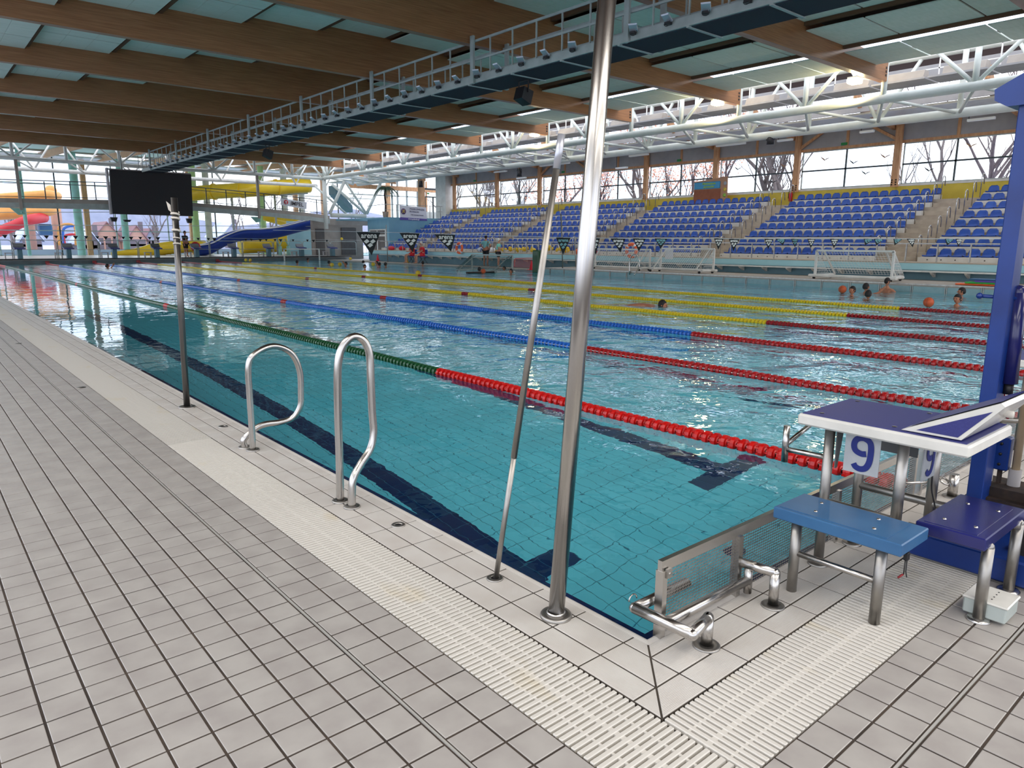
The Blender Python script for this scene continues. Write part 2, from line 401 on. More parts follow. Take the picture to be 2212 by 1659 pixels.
def tile_mb(mb, poly, zt, zb, gap=.0028, bev=.0018, m=0):
    base = inset(poly, gap); top = inset(poly, gap+bev)
    if len(base) < 3 or len(top) != len(base): return False
    # match vertex order by nearest
    top = [min(top, key=lambda t: (t[0]-b[0])**2+(t[1]-b[1])**2) for b in base]
    n = len(base); vs = [(x, y, zb) for x, y in base]+[(x, y, zt-bev*.7) for x, y in base]+[(x, y, zt) for x, y in top]
    A = sum(base[i][0]*base[(i+1) % n][1]-base[(i+1) % n][0]*base[i][1] for i in range(n))
    F = [(i, (i+1) % n, n+(i+1) % n, n+i) for i in range(n)]+[(n+i, n+(i+1) % n, 2*n+(i+1) % n, 2*n+i) for i in range(n)]+[tuple(2*n+i for i in range(n))]
    if A < 0: F = [f[::-1] for f in F]
    mb.add(vs, F, m); return True
def tiles(parent, polys, zt, zb, mats, part, limit=300, gap=.0040, bev=.0018, mis=None):
    """nearest in-view pieces become objects, the rest one joined part"""
    ds = []
    for i, p in enumerate(polys):
        c = np.array([sum(q[0] for q in p)/len(p), sum(q[1] for q in p)/len(p), zt])
        u, v, z = px(c); ok = z > .1 and -40 < u < 2250 and -40 < v < 1700
        ds.append((0 if ok else 1, np.linalg.norm(c-CAM_C), i))
    order = sorted(ds); cache = {}; rest = MB(); k = 0
    for flag, d, i in order:
        p = polys[i]; mi = mis[i] if mis else 0
        if k < limit and flag == 0:
            x0 = min(q[0] for q in p); y0 = min(q[1] for q in p); rel = tuple((round(q[0]-x0, 4), round(q[1]-y0, 4)) for q in p)
            if (rel, mi) not in cache:
                mb = MB(); ok = tile_mb(mb, rel, 0, zb-zt, gap, bev); cache[(rel, mi)] = mb.mesh(part, mats[mi]) if ok else None
            if cache[(rel, mi)] is None: continue
            inst(cache[(rel, mi)], part, (x0, y0, zt+rnd.uniform(-.0004, .0004)), parent); k += 1
        else: tile_mb(rest, p, zt, zb, gap, bev, mi)
    if rest.v:
        o = rest.build(part+'s', mats, parent); o['kind'] = 'stuff'
# floor slab
mb = MB()
TR, TW = -.8735, .012
mb.box(-7, -9, -.3, -.6126, 62, -.0035)
mb.box(-.6126, -9, -.3, 40, -.613, -.0035)
floor = struct(mb.build('floor', 'grout_brown'))
tp = []
cols = [(-.7375, -.613), (TR+TW/2, -.7375), (-1.003, TR-TW/2)]+[(-1.003-.1238*(i+1), -1.003-.1238*i) for i in range(13)]
for (a, b) in cols:
    for j in range(-31, 150):
        y0 = .9957+.1213*j+(.0176 if a > -.9 else 0); y1 = y0+.1213
        tp.append([(a, y0), (b, y0), (b, y1), (a, y1)])
VT = -.8533
rows = [(-.7277, -.613), (VT+TW/2, -.7277), (-.980, VT-TW/2)]+[(-.980-.1238*(i+1), -.980-.1238*i) for i in range(10)]
for (a, b) in rows:
    for j in range(-7, 70):
        x0 = .1715+.1229*j; x1 = x0+.1229
        if x1 <= -.6126+.01: continue
        x0 = max(x0, -.6126); tp.append([(x0, a), (x1, a), (x1, b), (x0, b)])
tiles(floor, tp, 0, -.0034, ['tile_grey'], 'floor_tile')
# far floor that is too distant to tell tiles apart
mb = MB(); mb.box(-7, 19.3, -.0034, -.62, 62, -.0006); o = mb.build('far_floor_tiles', 'tile_grey', floor); o['kind'] = 'stuff'
# metal movement joints
mb = MB(); mb.box(TR-.0035, -4, -.0033, TR+.0035, 60, .0015); mb.box(-.6, VT-.0035, -.0033, 30, VT+.0035, .0015)
struct(mb.build('trim_1', 'trim_metal'))
# round covers in the floor
for (u, v) in ((176, 837), (40, 742)):
    p = at(u, v, 'z', 0); mb = MB(); mb.lathe([(.0, .004), (.035, .004), (.04, 0)], (p[0], p[1], 0), 16)
    tag(mb.build('floor_drain', 'steel_dull', None, (p[0], p[1], 0)), 'small round metal drain in the grey deck tiles, %s one' % ('nearer' if u > 100 else 'farther'), 'floor drain')
# coping
mb = MB(); mb.box(-W3, -W3, -.3, 0, 50, -.003); mb.box(0, -W3, -.3, 25.2, 0, -.003)
coping = struct(mb.build('trim_2', 'grout_dark'))
cp = []; ci = []
for k in range(-2, 206):
    y0 = Y0+k*L; y1 = y0+L
    for (a, b) in ((-W1, .004), (-W2, -W1), (-W3, -W2)):
        p = clip([(a, y0), (b, y0), (b, y1), (a, y1)], -1, 1, 0)
        if len(p) >= 3 and y0 < 50: cp.append(p); ci.append(0)
for k in range(-2, 104):
    x0 = -W1+k*L; x1 = x0+L
    for (a, b) in ((-W1, .004), (-W2, -W1), (-W3, -W2)):
        p = clip([(x0, a), (x1, a), (x1, b), (x0, b)], 1, -1, 0)
        if len(p) >= 3: cp.append(p); ci.append(1)
def area(p): return abs(sum(p[i][0]*p[(i+1) % len(p)][1]-p[(i+1) % len(p)][0]*p[i][1] for i in range(len(p))))/2
z = [(p, c) for p, c in zip(cp, ci) if area(p) > 3e-4]; cp = [q[0] for q in z]; ci = [q[1] for q in z]
tiles(coping, cp, .0, -.02, ['coping_y', 'coping_x'], 'coping_tile', gap=.0036, mis=ci)
# rounded lip of the coping and the navy row just under the water line
mb = MB()
prof = [(-.02, .0), (-.008, .004), (.004, .002), (.010, -.006), (.012, -.02)]
vs = []; n = len(prof)
for (y) in (0.0, 50.0): vs += [(a, y if y else a, b) for a, b in prof]
mb.add(vs, [(i, i+1, n+i+1, n+i) for i in range(n-1)], 0, True)
vs = []
for (x) in (0.0, 25.2): vs += [(x if x else a, a, b) for a, b in prof]
mb.add(vs, [(i+1, i, n+i, n+i+1) for i in range(n-1)], 0, True)
mb.build('coping_lip', 'coping_y', coping)
mb = MB(); mb.box(.010, .010, -.4, .058, 50, -.028); mb.box(.058, .010, -.4, 21.7, .058, -.028)
mb.build('waterline_tile', 'navy_tile', coping)
# overflow grate
chan = MB(); chan.box(-W4, -W4, -.16, -W3, 50, -.12); chan.box(-W3, -W4, -.16, 25.2, -W3, -.12)
chan.box(-W4, -W4, -.12, -W4+.01, 50, -.02)
chan.box(-W3, -W4, -.12, 25.2, -W4+.01, -.02)
gr = thing('overflow_grate', 'cream plastic slatted overflow grate along both pool edges', 'grate', (-.46, -.46, 0))
chan.build('drain_channel', 'channel', gr)
PT = .0252
def slat(lx, ly):
    mb = MB(); mb.bbox(-lx/2, -ly/2, -.018, lx/2, ly/2, -.0005, .0025); return mb.mesh('grate_slat', 'grate_white')
SA = slat(W4-W3-.006, .0165); SB = slat(.0165, W4-W3-.006)
pl = [(0, -(W4+W3)/2, -W4+.012+PT*i) for i in range(int(50.6/PT))]+[(1, -W3+.014+PT*i, -(W4+W3)/2) for i in range(int(25.3/PT))]
key = sorted([((0 if in_view((a, b, 0)) else 1), np.hypot(a-CAM_C[0], b-CAM_C[1]), i) for i, (q, a, b) in enumerate(pl)])
rest = MB()
for n_, (fl, d, i) in enumerate(key):
    q, a, b = pl[i]
    if n_ < 300: inst(SA if q == 0 else SB, 'grate_slat', (a, b, 0), gr)
    else:
        lx, ly = (W4-W3-.006, .0165) if q == 0 else (.0165, W4-W3-.006)
        if fl == 0 or d < 6: rest.box(a-lx/2, b-ly/2, -.014, a+lx/2, b+ly/2, -.0005)
o = rest.build('grate_slats', 'grate_white', gr); o['kind'] = 'stuff'
for f, w in ((.27, .004), (.5, .009), (.74, .004)):
    mb = MB(); xx = -W3-(W4-W3)*f; mb.box(xx-w, -W4+.01, -.02, xx+w, 50, -.003); mb.build('grate_rib', 'grate_white', gr)
    mb = MB(); mb.box(-W3+.004, xx-w, -.02, 25.2, xx+w, -.003); mb.build('grate_rib', 'grate_white', gr)

# ------------------------------------------------------------------ basin
ZF = -2.05
XE, XF = 21.7, 23.3     # the raised side deck near, the flush deck further on
mb = MB()
mb.box(0, 0, ZF-.2, 24, 50, ZF-.004)
basin = struct(mb.build('floor.001', 'pool_grout'))
basin['label'] = 'turquoise tiled pool basin with navy lane lines'
pp = []
for i in range(0, 46):
    for j in range(0, 58):
        x0 = .0+.1221*i; y0 = .03+.2395*j; pp.append([(x0, y0), (x0+.1221, y0), (x0+.1221, y0+.2395), (x0, y0+.2395)])
tiles(basin, pp, ZF, ZF-.004, ['pool_tile'], 'pool_tile', gap=.0028, bev=.001)
mb = MB(); mb.box(5.62, 0, ZF-.003, 24, 50, ZF); mb.box(0, 13.92, ZF-.003, 5.62, 50, ZF)
o = mb.build('far_pool_tiles', 'pool_tile', basin); o['kind'] = 'stuff'
mb = MB()
mb.box(-.2, .0, ZF, .0, 50, -.02); mb.box(0, -.2, ZF, 25, 0, -.02); mb.box(0, 50.02, ZF, 25, 50.2, .2)
mb.box(XE+.02, 0, ZF, XE+.2, 24, .1); mb.box(XF, 24, ZF, XF+.2, 50, -.01); mb.box(XE, 24, ZF, XF, 24.2, .1)
mb.build('basin_wall', 'pool_wall', basin)
# water
mb = MB(); mb.add([(.0, .0, -.012), (25, .0, -.012), (25, 50.1, -.012), (0, 50.1, -.012)], [(0, 1, 2, 3)])
water = tag(mb.build('pool_water', 'water'), 'clear turquoise pool water with ripples', 'water', kind='stuff')
# floor drain disc seen under lane nine
mb = MB(); mb.lathe([(0, .02), (.05, .02), (.075, .006)], (2.62, 1.25, ZF), 20); mb.build('inlet_cover', 'navy_tile', basin)

# ------------------------------------------------------------------ far side decks
mb = MB(); mb.box(XE, -3, .16, 24.9, 24.1, .23); mb.box(XE, -3, -.3, XE+.02, 24.1, .16, 1); mb.box(XE-.02, -3, .20, XE+.02, 24.1, .245, 2); mb.box(XE, 24.08, -.3, 24.9, 24.1, .16, 1)
mb.box(XF, 24.1, -.3, 24.9, 50, .03)
mb.build('floor.002', ['grey_plaster', 'water_panel', 'steel_dull'])['kind'] = 'structure'
br = thing('edge_bracket_row', 'steel brackets on the face of the raised far pool edge', 'bracket', (XE, 14, .1))
for i in range(24):
    y = 23.5-.949*i; mb = MB(); mb.box(XE-.03, y-.025, -.02, XE, y-.008, .20); mb.box(XE-.03, y+.02, -.02, XE, y+.037, .20); mb.build('bracket', 'steel_dull', br)
# end deck
mb = MB(); mb.box(-.3, 50.05, -.3, 25.2, 62, .28); mb.box(-.3, 49.98, -.05, 25.2, 50.06, .20, 1); mb.box(-.3, 49.94, .25, 25.3, 50.3, .31, 2)
mb.box(25.2, 50, -.3, 36, 62, .03)
mb.build('floor.003', ['tile_grey', 'end_wall', 'black'])['kind'] = 'structure'
# ================================================================== roof
AX = 11.9
BY = [-1.1, 4.6, 10.28, 16.0, 21.7, 27.35, 33.05, 38.75, 44.4, 50.1]
def ztop(x): return 8.52-.074*abs(x-12.2)
BL = {-1.1: 'behind the photographer', 4.6: 'crossing the top right corner', 10.28: 'seen right of the tall steel pole, nearest one with both lamp and end in view',
      16.0: 'crossing the top of the picture above the catwalk, nearest long one', 21.7: 'next behind the nearest long one', 27.35: 'third of the long ones from the top',
      33.05: 'fourth of the long ones from the top', 38.75: 'fifth of the long ones from the top', 44.4: 'last but one before the far truss', 50.1: 'farthest one just before the far truss'}
for i, y in enumerate(BY):
    hw = .12; xs = [-5, 12.2, 25.0]
    t = thing('roof_beam', 'brown glued timber roof beam %s' % BL[y], 'beam', (12, y, 6.93), 'glued timber roof beams')
    mb = MB(); poly = [(-5, y-hw, 6.93), (24.93, y-hw, 6.93), (24.93, y-hw, 7.55), (12.2, y-hw, 8.5), (-5, y-hw, ztop(-5)-.05)]
    mb.prism(poly, (0, 2*hw, 0)); mb.build('timber', 'glulam', t)
    mb = MB()
    for k in range(3):
        for dx in (0, ): mb.box(24.78, y-hw-.012, 7.08+k*.12, 24.86, y-hw, 7.15+k*.12)
    mb.build('bolts', 'black', t)
# ceiling: deck with purlins and hung panels
mb = MB()
def deck(xa, xb, m=0):
    za, zb = ztop(xa)+.12, ztop(xb)+.12
    mb.add([(xa, -9, za), (xb, -9, zb), (xb, 53.4, zb), (xa, 53.4, za), (xa, -9, za+.15), (xb, -9, zb+.15), (xb, 53.4, zb+.15), (xa, 53.4, za+.15)],
           [(0, 3, 2, 1), (4, 5, 6, 7), (0, 1, 5, 4), (1, 2, 6, 5), (2, 3, 7, 6), (3, 0, 4, 7)], m)
deck(-5.5, 12.2); deck(12.2, 22.9)
ceiling = struct(mb.build('ceiling', 'roof_deck'))
tiers = [(-4.9, -2.7, 6.96), (-2.45, -.25, 7.18), (-.02, 2.03, 7.40), (2.22, 4.46, 7.64), (4.71, 6.9, 7.86), (7.2, 9.36, 8.09), (9.7, 11.85, 8.3),
         (12.1, 14.3, 8.22), (14.5, 16.7, 8.0), (16.9, 19.1, 7.76), (19.25, 21.58, 7.535), (21.7, 24.0, 7.33)]
for bi in range(len(BY)-1):
    ya, yb = BY[bi]+.13, BY[bi+1]-.13
    for ti, (xa, xb, z) in enumerate(tiers):
        if not any(in_view((x, y, z), 120) for x in (xa, (xa+xb)/2, xb) for y in (ya, (ya+yb)/2, yb)): continue
        cuts = [ya, ya+1.5, ya+3.75, yb]
        for ci_ in range(3):
            a = cuts[ci_]+(.03 if ci_ else 0); b = cuts[ci_+1]-(.03 if ci_ < 2 else 0)
            nb = 3
            mb = MB()
            for q in range(nb):
                x0 = xa+(xb-xa)*q/nb; x1 = xa+(xb-xa)*(q+1)/nb
                mb.box(x0+.004, a, z, x1-.004, b, z+.03)
            mb.build('ceiling_panel', 'panel_ceiling', ceiling)
for (xa, z) in ((2.1, 7.47), (4.6, 7.7), (7.0, 7.92), (9.5, 8.13), (12.0, 8.3), (14.4, 8.1), (16.8, 7.9), (19.17, 7.66), (21.64, 7.44), (-.1, 7.27)):
    mb = MB(); mb.box(xa-.06, -1, z, xa+.06, 50.1, z+.26); mb.build('purlin', 'purlin', ceiling)
# ------------------------------------------------------------------ catwalk
cw = thing('catwalk', 'pale grey steel lighting catwalk with dark grid floor under the ridge', 'catwalk', (11.9, 25, 5.87))
x0, x1, zc = 11.31, 12.46, 5.87
mb = MB()
for xx in (x0, x1): mb.box(xx-.03, -2, zc, xx+.03, 52.2, zc+.2)
mb.build('side_rail', 'grey_paint', cw)
k = 0; y = 16-5.69*3
PIT = 5.69/3
ys = [16+PIT*i for i in range(-9, 20)]
for i, y in enumerate(ys[:-1]):
    mb = MB(); mb.box(x0+.03, y+.05, zc-.02, x1-.03, y+PIT-.05, zc+.0); mb.build('floor_grid', 'catwalk_mesh', cw)
    mb = MB(); mb.box(x0-.04, y-.035, zc-.035, x1+.04, y+.035, zc+.01); mb.build('cross_member', 'grey_paint', cw)
mb = MB()
for xx in (x0, x1):
    for zz, h in ((zc+.62, .05), (zc+1.12, .06)): mb.box(xx-.02, -1, zz-h/2, xx+.02, 52, zz+h/2)
mb.build('handrail', 'grey_paint', cw)
for xx in (x0, x1):
    for i, y in enumerate(ys):
        for q in (0, 1):
            yy = y+q*PIT/2
            if abs(((yy-16+2.845) % 5.69)-2.845) < .3: continue
            mb = MB(); mb.box(xx-.018, yy-.018, zc+.15, xx+.018, yy+.018, zc+1.12); mb.build('baluster', 'grey_paint', cw)
for i, y in enumerate(BY[1:]):
    for xx in (x0-.06, x1+.06):
        mb = MB(); mb.box(xx-.05, y-.13-.10, zc-.02, xx+.05, y-.13-.03, 7.12); mb.box(xx-.05, y-.13-.17, zc-.02, xx+.02, y-.13-.10, 7.12); mb.build('hanger', 'grey_paint', cw)
# floodlights clamped along the near side of the catwalk
fl = thing('floodlight', '', 'lamp', (x0-.12, 16.5, zc+.16), 'unlit floodlights clamped along the catwalk')
mb = MB(); lx, ly, lz = fl.location
mb.add([(lx-.13, ly-.10, lz+.13), (lx-.13, ly+.10, lz+.13), (lx+.04, ly+.10, lz+.02), (lx+.04, ly-.10, lz+.02), (lx-.12, ly-.09, lz+.10), (lx-.12, ly+.09, lz+.10), (lx+.03, ly+.09, lz-.01), (lx+.03, ly-.09, lz-.01)],
       [(0, 1, 2, 3), (7, 6, 5, 4), (0, 4, 5, 1), (1, 5, 6, 2), (2, 6, 7, 3), (3, 7, 4, 0)]); mb.build('lamp_glass', 'silver', fl)
mb = MB(); mb.bbox(lx-.04, ly-.05, lz-.06, lx+.085, ly+.08, lz, .01); mb.tube(arc((lx-.04, ly, lz-.02), .08, PI*.9, PI*1.9, 8, (0, 1, 0), (0, 0, 1)), .007, 5); mb.build('lamp_housing', 'dark_metal', fl)
fy = [y+q for y in ys for q in (.45, 1.4)]
fy = [y for y in fy if 5 < y < 50]
for i, y in enumerate(fy):
    o = fl if i == 0 else copy_tree(fl)
    o.location = (x0-.12, y, zc+.16); o.rotation_euler.z = (0, .5)[i % 2]
    # the same lamp repeats; only the place along the catwalk tells them apart
    o['label'] = 'small unlit floodlight on the catwalk edge, %s counted from the near end' % ORD[i]
for (yy, lab) in ((15.9, 'black stage lamp hanging under the middle of the catwalk'), (34.2, 'black stage lamp hanging under the far half of the catwalk')):
    t = thing('stage_lamp', lab, 'lamp', (x1-.4, yy-1.4, zc), 'black stage lamps'); lx, ly, lz = t.location
    mb = MB(); mb.bar((lx, ly-.2, lz), (lx, ly-.2, lz-.35), .03, .03); mb.bar((lx, ly+.2, lz), (lx, ly+.2, lz-.35), .03, .03); mb.bar((lx, ly-.2, lz-.02), (lx, ly+.2, lz-.02), .03, .03); mb.build('yoke', 'black', t)
    mb = MB(); mb.prism([(lx-.12, ly-.18, lz-.2), (lx+.22, ly-.18, lz-.3), (lx+.12, ly-.18, lz-.66), (lx-.22, ly-.18, lz-.52)], (0, .36, 0)); mb.build('lamp_body', 'black', t)

# ------------------------------------------------------------------ side truss (along the stands)
TX, TZ = 25.0, 6.38
st_ = thing('side_truss', 'long white tubular roof truss along the stands', 'truss', (TX, 25, TZ))
mb = MB(); mb.tube([(TX, -4, TZ), (TX, 53.5, TZ)], .155, 14); mb.build('lower_chord', 'truss_paint', st_)
TX2, TZ2 = 28.0, 6.08
mb = MB(); mb.tube([(TX2, -4, TZ2), (TX2, 53.5, TZ2)], .165, 14); mb.build('lower_chord', 'truss_paint', st_)
TX3, TZ3 = 28.2, 8.3
mb = MB(); mb.tube([(TX+.1, -4, 7.75), (TX+.1, 53.5, 7.75)], .12, 10); mb.build('upper_chord', 'truss_paint', st_)
mb = MB(); mb.tube([(TX3, -4, TZ3), (TX3, 53.5, TZ3)], .14, 10); mb.build('upper_chord', 'truss_paint', st_)
posts = [10.26+5.69*i for i in range(-2, 8)]
for y in posts:
    mb = MB(); mb.tube([(TX, y, TZ), (TX, y, 7.75)], .1, 10); mb.build('post', 'truss_paint', st_)
    mb = MB(); mb.tube([(TX, y, TZ), (TX2, y-1.42, TZ2)], .055, 8); mb.tube([(TX, y, TZ), (TX2, y+1.42, TZ2)], .055, 8); mb.build('brace', 'truss_paint', st_)
    yt = y+2.86
    mb = MB(); mb.tube([(TX, yt, TZ), (TX, yt, 7.75)], .1, 10); mb.tube([(TX, yt, TZ+.05), (TX, yt+1.35, 7.75)], .07, 8); mb.tube([(TX, yt, TZ+.05), (TX, yt-1.35, 7.75)], .07, 8)
    mb.build('strut_fan', 'truss_paint', st_)
    y2 = y+1.4
    mb = MB()
    for dy in (-1.35, 0, 1.35): mb.tube([(TX2, y2, TZ2), (TX3, y2+dy, TZ3)], .075 if dy else .1, 8)
    mb.tube([(TX2, y2, TZ2), (TX, y2-1.4, TZ)], .06, 8); mb.tube([(TX2, y2, TZ2), (TX, yt, TZ)], .06, 8)
    mb.build('strut_fan', 'truss_paint', st_)
    mb = MB(); mb.tube([(TX2, y2+2.85, TZ2), (TX2, y2+2.85, TZ3)], .1, 8); mb.tube([(TX2, y2+2.85, TZ2), (TX, y2+1.42, TZ)], .06, 8); mb.build('post', 'truss_paint', st_)
# service gangway with ducts above the truss
t = thing('service_gangway', 'grey service gangway with railing between the roof trusses', 'gangway', (26.8, 25, 7.2))
for i in range(30):
    y = -2+1.9*i
    mb = MB(); mb.box(26.2, y+.03, 7.1, 27.4, y+1.85, 7.16); mb.build('gangway_deck', 'grey_wall', t)
    mb = MB(); mb.prism([(26.25, y+.1, 7.17), (26.75, y+.1, 7.17), (26.7, y+.1, 7.42), (26.35, y+.1, 7.42)], (0, 1.3, 0)); mb.build('duct', 'grey_plaster', t)
    mb = MB(); mb.box(27.36, y, 7.1, 27.4, y+.04, 8.1); mb.build('baluster', 'white_paint', t)
mb = MB(); mb.box(27.36, -2, 7.6, 27.4, 53, 7.64); mb.box(27.36, -2, 8.08, 27.4, 53, 8.12); mb.build('handrail', 'white_paint', t)
mb = MB()
for i in range(9): pass
# upper timber frames and roof over the stands
mb = MB()
mb.add([(29.4, -9, 9.0), (33.4, -9, 8.8), (33.4, 62, 8.8), (29.4, 62, 9.0)], [(0, 1, 2, 3)]); mb.box(29.6, -9, 6.72, 33.4, 62, 6.80, 1)
struct(mb.build('ceiling.001', ['roof_deck', 'white_paint']))
for i in range(12):
    y = 3.6+4.74*i
    t = thing('stand_roof_rafter', '', 'beam', (30, y, 7), 'timber rafters above the stand')
    t['label'] = 'short timber rafter under the stand roof, %s from the near end' % ORD[i]
    mb = MB(); mb.prism([(28.9, y-.08, 7.3), (29.6, y-.08, 6.82), (33, y-.08, 6.45), (33, y-.08, 6.70), (29.6, y-.08, 7.2), (28.9, y-.08, 7.75)], (0, .16, 0)); mb.build('timber', 'timber', t)
# dark gap behind the truss, grey fascia
mb = MB(); mb.box(29.4, -9, 6.8, 29.5, 55, 7.15); mb.box(29.4, -9, 7.75, 29.5, 55, 8.2)
struct(mb.build('wall_fascia', 'grey_wall'))

# ------------------------------------------------------------------ flood lamps that are lit
def lit_lamp(p, lab, pw):
    t = thing('lit_floodlight', lab, 'lamp', p, 'lit floodlights at the beam ends'); x, y, z = p
    mb = MB(); mb.bbox(x-.22, y-.2, z-.08, x+.22, y+.2, z+.1, .04); mb.build('lamp_glass', 'lamp_glow', t)
    by_ = min(BY, key=lambda q: abs(q-y)); mb = MB(); mb.bar((x, y, z+.12), (x, by_, 6.96), .05, .05); mb.box(x-.2, y-.18, z+.1, x+.2, y+.18, z+.14); mb.build('bracket', 'white_paint', t)
    l = bpy.data.lights.new('lamp_light', 'POINT'); l.energy = pw; l.color = (1, .8, .45); l.shadow_soft_size = .2; o = bpy.data.objects.new('lamp_light', l); COL.objects.link(o); o.parent = t; o.location = (0, -.05, -.35)
p = at(1846, 176, 'x', 24.6); lit_lamp(tuple(p), 'bright warm floodlight under the end of the nearest beam on the right', 60)
p = at(1550, 223, 'x', 24.6); lit_lamp(tuple(p), 'bright warm floodlight under the second beam end, left of the nearest lit one', 60)
p = at(1155, 291, 'x', 24.6); lit_lamp(tuple(p), 'small distant lit floodlight at a beam end left of the tall pole', 45)
# ================================================================== stands
mb = MB()
mb.box(24.65, -6, -.2, 25.35, 46, .80, 0)      # lower wall, aqua upper band and teal base
struct_ = mb
mb = MB(); mb.box(24.66, -6, .0, 24.9, 46, .56, 1); mb.box(24.62, -6, .56, 25.4, 46, .79, 0); mb.box(24.6, -6, .785, 25.6, 46, .82, 2)
struct(mb.build('wall_stand_front', ['aqua_wall', 'teal_dark', 'beige_concrete']))
BK = [(-3.2, 8.74), (10.4, 16.82), (18.2, 25.0), (26.2, 32.9), (34.3, 40.6), (41.9, 45.8)]
NR = 8
mb = MB()
for r in range(NR):
    mb.box(25.62+.8*r, -6, -.2, 33.0, 46, .79+.352*r)
    for (a, b) in zip([q[1] for q in BK[:-1]], [q[0] for q in BK[1:]]):
        if r < NR: mb.box(25.22+.8*r, a+.05, -.2, 25.65+.8*r, b-.05, .79+.352*r-.176+(.0), 0)
stand = struct(mb.build('floor.004', 'beige_concrete'))
# white seat plinths
for bi, (a, b) in enumerate(BK):
    for r in range(NR):
        mb = MB(); x = 25.80+.8*r; mb.box(x, a-.02, .79+.352*r, x+.34, b+.02, .985+.352*r)
        if r == 0: mb.box(25.58, a-.02, .80, x, b+.02, .97)
        mb.build('seat_plinth', 'white_concrete', stand)
        if r == 0:
            mb = MB(); k = a+.2
            while k < b: mb.lathe([(0, 0), (.025, 0)], (25.575, k, .89), 8, axis='x'); k += .44
            o = mb.build('vent_hole', 'door_dark', stand)
# one seat
def seat_mesh():
    mb = MB(); prof = [(-.20, .015), (-.22, .0), (-.215, .045), (-.12, .03), (.02, .02), (.10, .03), (.145, .07), (.165, .14), (.185, .225), (.20, .285)]
    wid = [.17, .19, .195, .195, .19, .19, .19, .185, .165, .10]; n = 7; vs = []
    for (x, z), w in zip(prof, wid):
        for j in range(n):
            t = j/(n-1)*2-1; curve = (t*t)*.035
            vs.append((x-(curve if z > .05 else 0), t*w, z+(curve*.5 if z <= .05 else 0)))
    o = len(vs); F = [(i*n+j, i*n+j+1, (i+1)*n+j+1, (i+1)*n+j) for i in range(len(prof)-1) for j in range(n-1)]
    vs2 = [(x+.022, y, z-.012) for x, y, z in vs]; F2 = [tuple(o+q for q in f[::-1]) for f in F]
    mb.add(vs+vs2, [f[::-1] for f in F]+[f[::-1] for f in F2], 0, True)
    P = len(prof)
    rim = [j for j in range(n)]+[i*n+n-1 for i in range(1, P)]+[(P-1)*n+j for j in range(n-2, -1, -1)]+[i*n for i in range(P-2, 0, -1)]
    for i in range(len(rim)): a, b = rim[i], rim[(i+1) % len(rim)]; mb.f.append((a, b, o+b, o+a)); mb.mi.append(0); mb.sm.append(True)
    mb.box(-.1, -.16, -.03, .12, .16, .012)
    return mb
smb = seat_mesh(); SM = smb.mesh('stadium_seat', 'blue_seat')
seats = []
BN = ['block behind the blue lift', 'block left of rightmost aisle', 'block behind the cork board stairs', 'block just right of the tall pole', 'block left of the leaning pole', 'small end block by the blue wall']
BN[2] = 'block under the notice board'
BN[3] = 'block behind the tall pole'; BN[4] = 'block left of leaning pole'; BN[5] = 'end block by blue wall'
for bi, (a, b) in enumerate(BK):
    n = int(round((b-a)/.44))
    for r in range(NR):
        for k in range(n):
            y = b-.22-(b-a)/n*k+0.0; p = (26.03+.8*r, y, .992+.352*r); u, v, z = px(p)
            vis = z > 0 and -20 < u < 2240
            seats.append((0 if vis else 1, z, p, bi, r, k, n))
seats.sort(key=lambda q: q[:2]); rest = MB(); ns = 0
for vis, z, p, bi, r, k, n in seats:
    if vis == 0:
        if ns < 300:
            o = inst(SM, 'stadium_seat', p); ns += 1; o.rotation_euler.z = rnd.uniform(-.02, .02)
            tag(o, 'blue seat, %s row up, %s from the left, %s' % (ORD[r], ORD[k], BN[bi]), 'seat', 'blue seats on the spectator stand')
        else: rest.add([(a+p[0], b+p[1], c+p[2]) for a, b, c in smb.v], smb.f, 0, True)
tag(rest.build('stadium_seats', 'blue_seat'), 'farther blue plastic seats in rows on the spectator stand', 'seats', 'blue seats on the spectator stand', 'stuff')
# aisle handrails
AIS = [(8.74, 10.4), (16.82, 18.2), (25.0, 26.2), (32.9, 34.3), (40.6, 41.9)]
AN = ['aisle nearest the blue lift post', 'aisle under the cork notice board', 'aisle hidden by the tall pole', 'aisle right of the coaches', 'aisle nearest the blue wall']
for ai, (a, b) in enumerate(AIS):
    for sd, y in (('right', a+.12), ('left', b-.12)):
        t = thing('aisle_handrail', 'steel hoops on the %s of the %s' % (sd, AN[ai]), 'handrail', (26, y, 1), 'steel hoops beside the stand aisles')
        for r in range(0, NR):
            x = 25.75+.8*r; z = .79+.352*r
            mb = MB(); mb.tube([(x, y, z-.05), (x, y, z+.78)]+arc((x+.14, y, z+.80), .14, PI, .15, 6, (1, 0, 0), (0, 0, 1))+[(x+.30, y, z+.55)], .02, 6)
            mb.build('rail_hoop', 'steel', t)
# front railing of the stand
t = thing('stand_railing', 'long steel railing along the front edge of the stand', 'railing', (25.02, 20, .8))
mb = MB(); mb.box(25.0, -4, 1.42, 25.05, 45, 1.46); mb.build('top_rail', 'steel_dull', t)
for i in range(44):
    y = .95+1.0*i; mb = MB(); mb.box(25.0, y-.02, .80, 25.04, y+.02, 1.42); mb.build('rail_post', 'steel_dull', t)
# bench
t = thing('poolside_bench', 'long white slatted bench along the foot of the stand wall', 'bench', (24.4, 20, .5))
for (a, b) in ((24.22, 24.38), (24.41, 24.57)):
    mb = MB(); mb.box(a, -4, .50, b, 43.8, .545); mb.build('bench_slat', 'white_gloss', t)
for i in range(42):
    y = .6+1.03*i; mb = MB(); mb.prism([(24.6, y-.04, .5), (24.26, y-.04, .5), (24.32, y-.04, .45), (24.6, y-.04, .33)], (0, .08, 0)); mb.build('bracket', 'white_gloss', t)
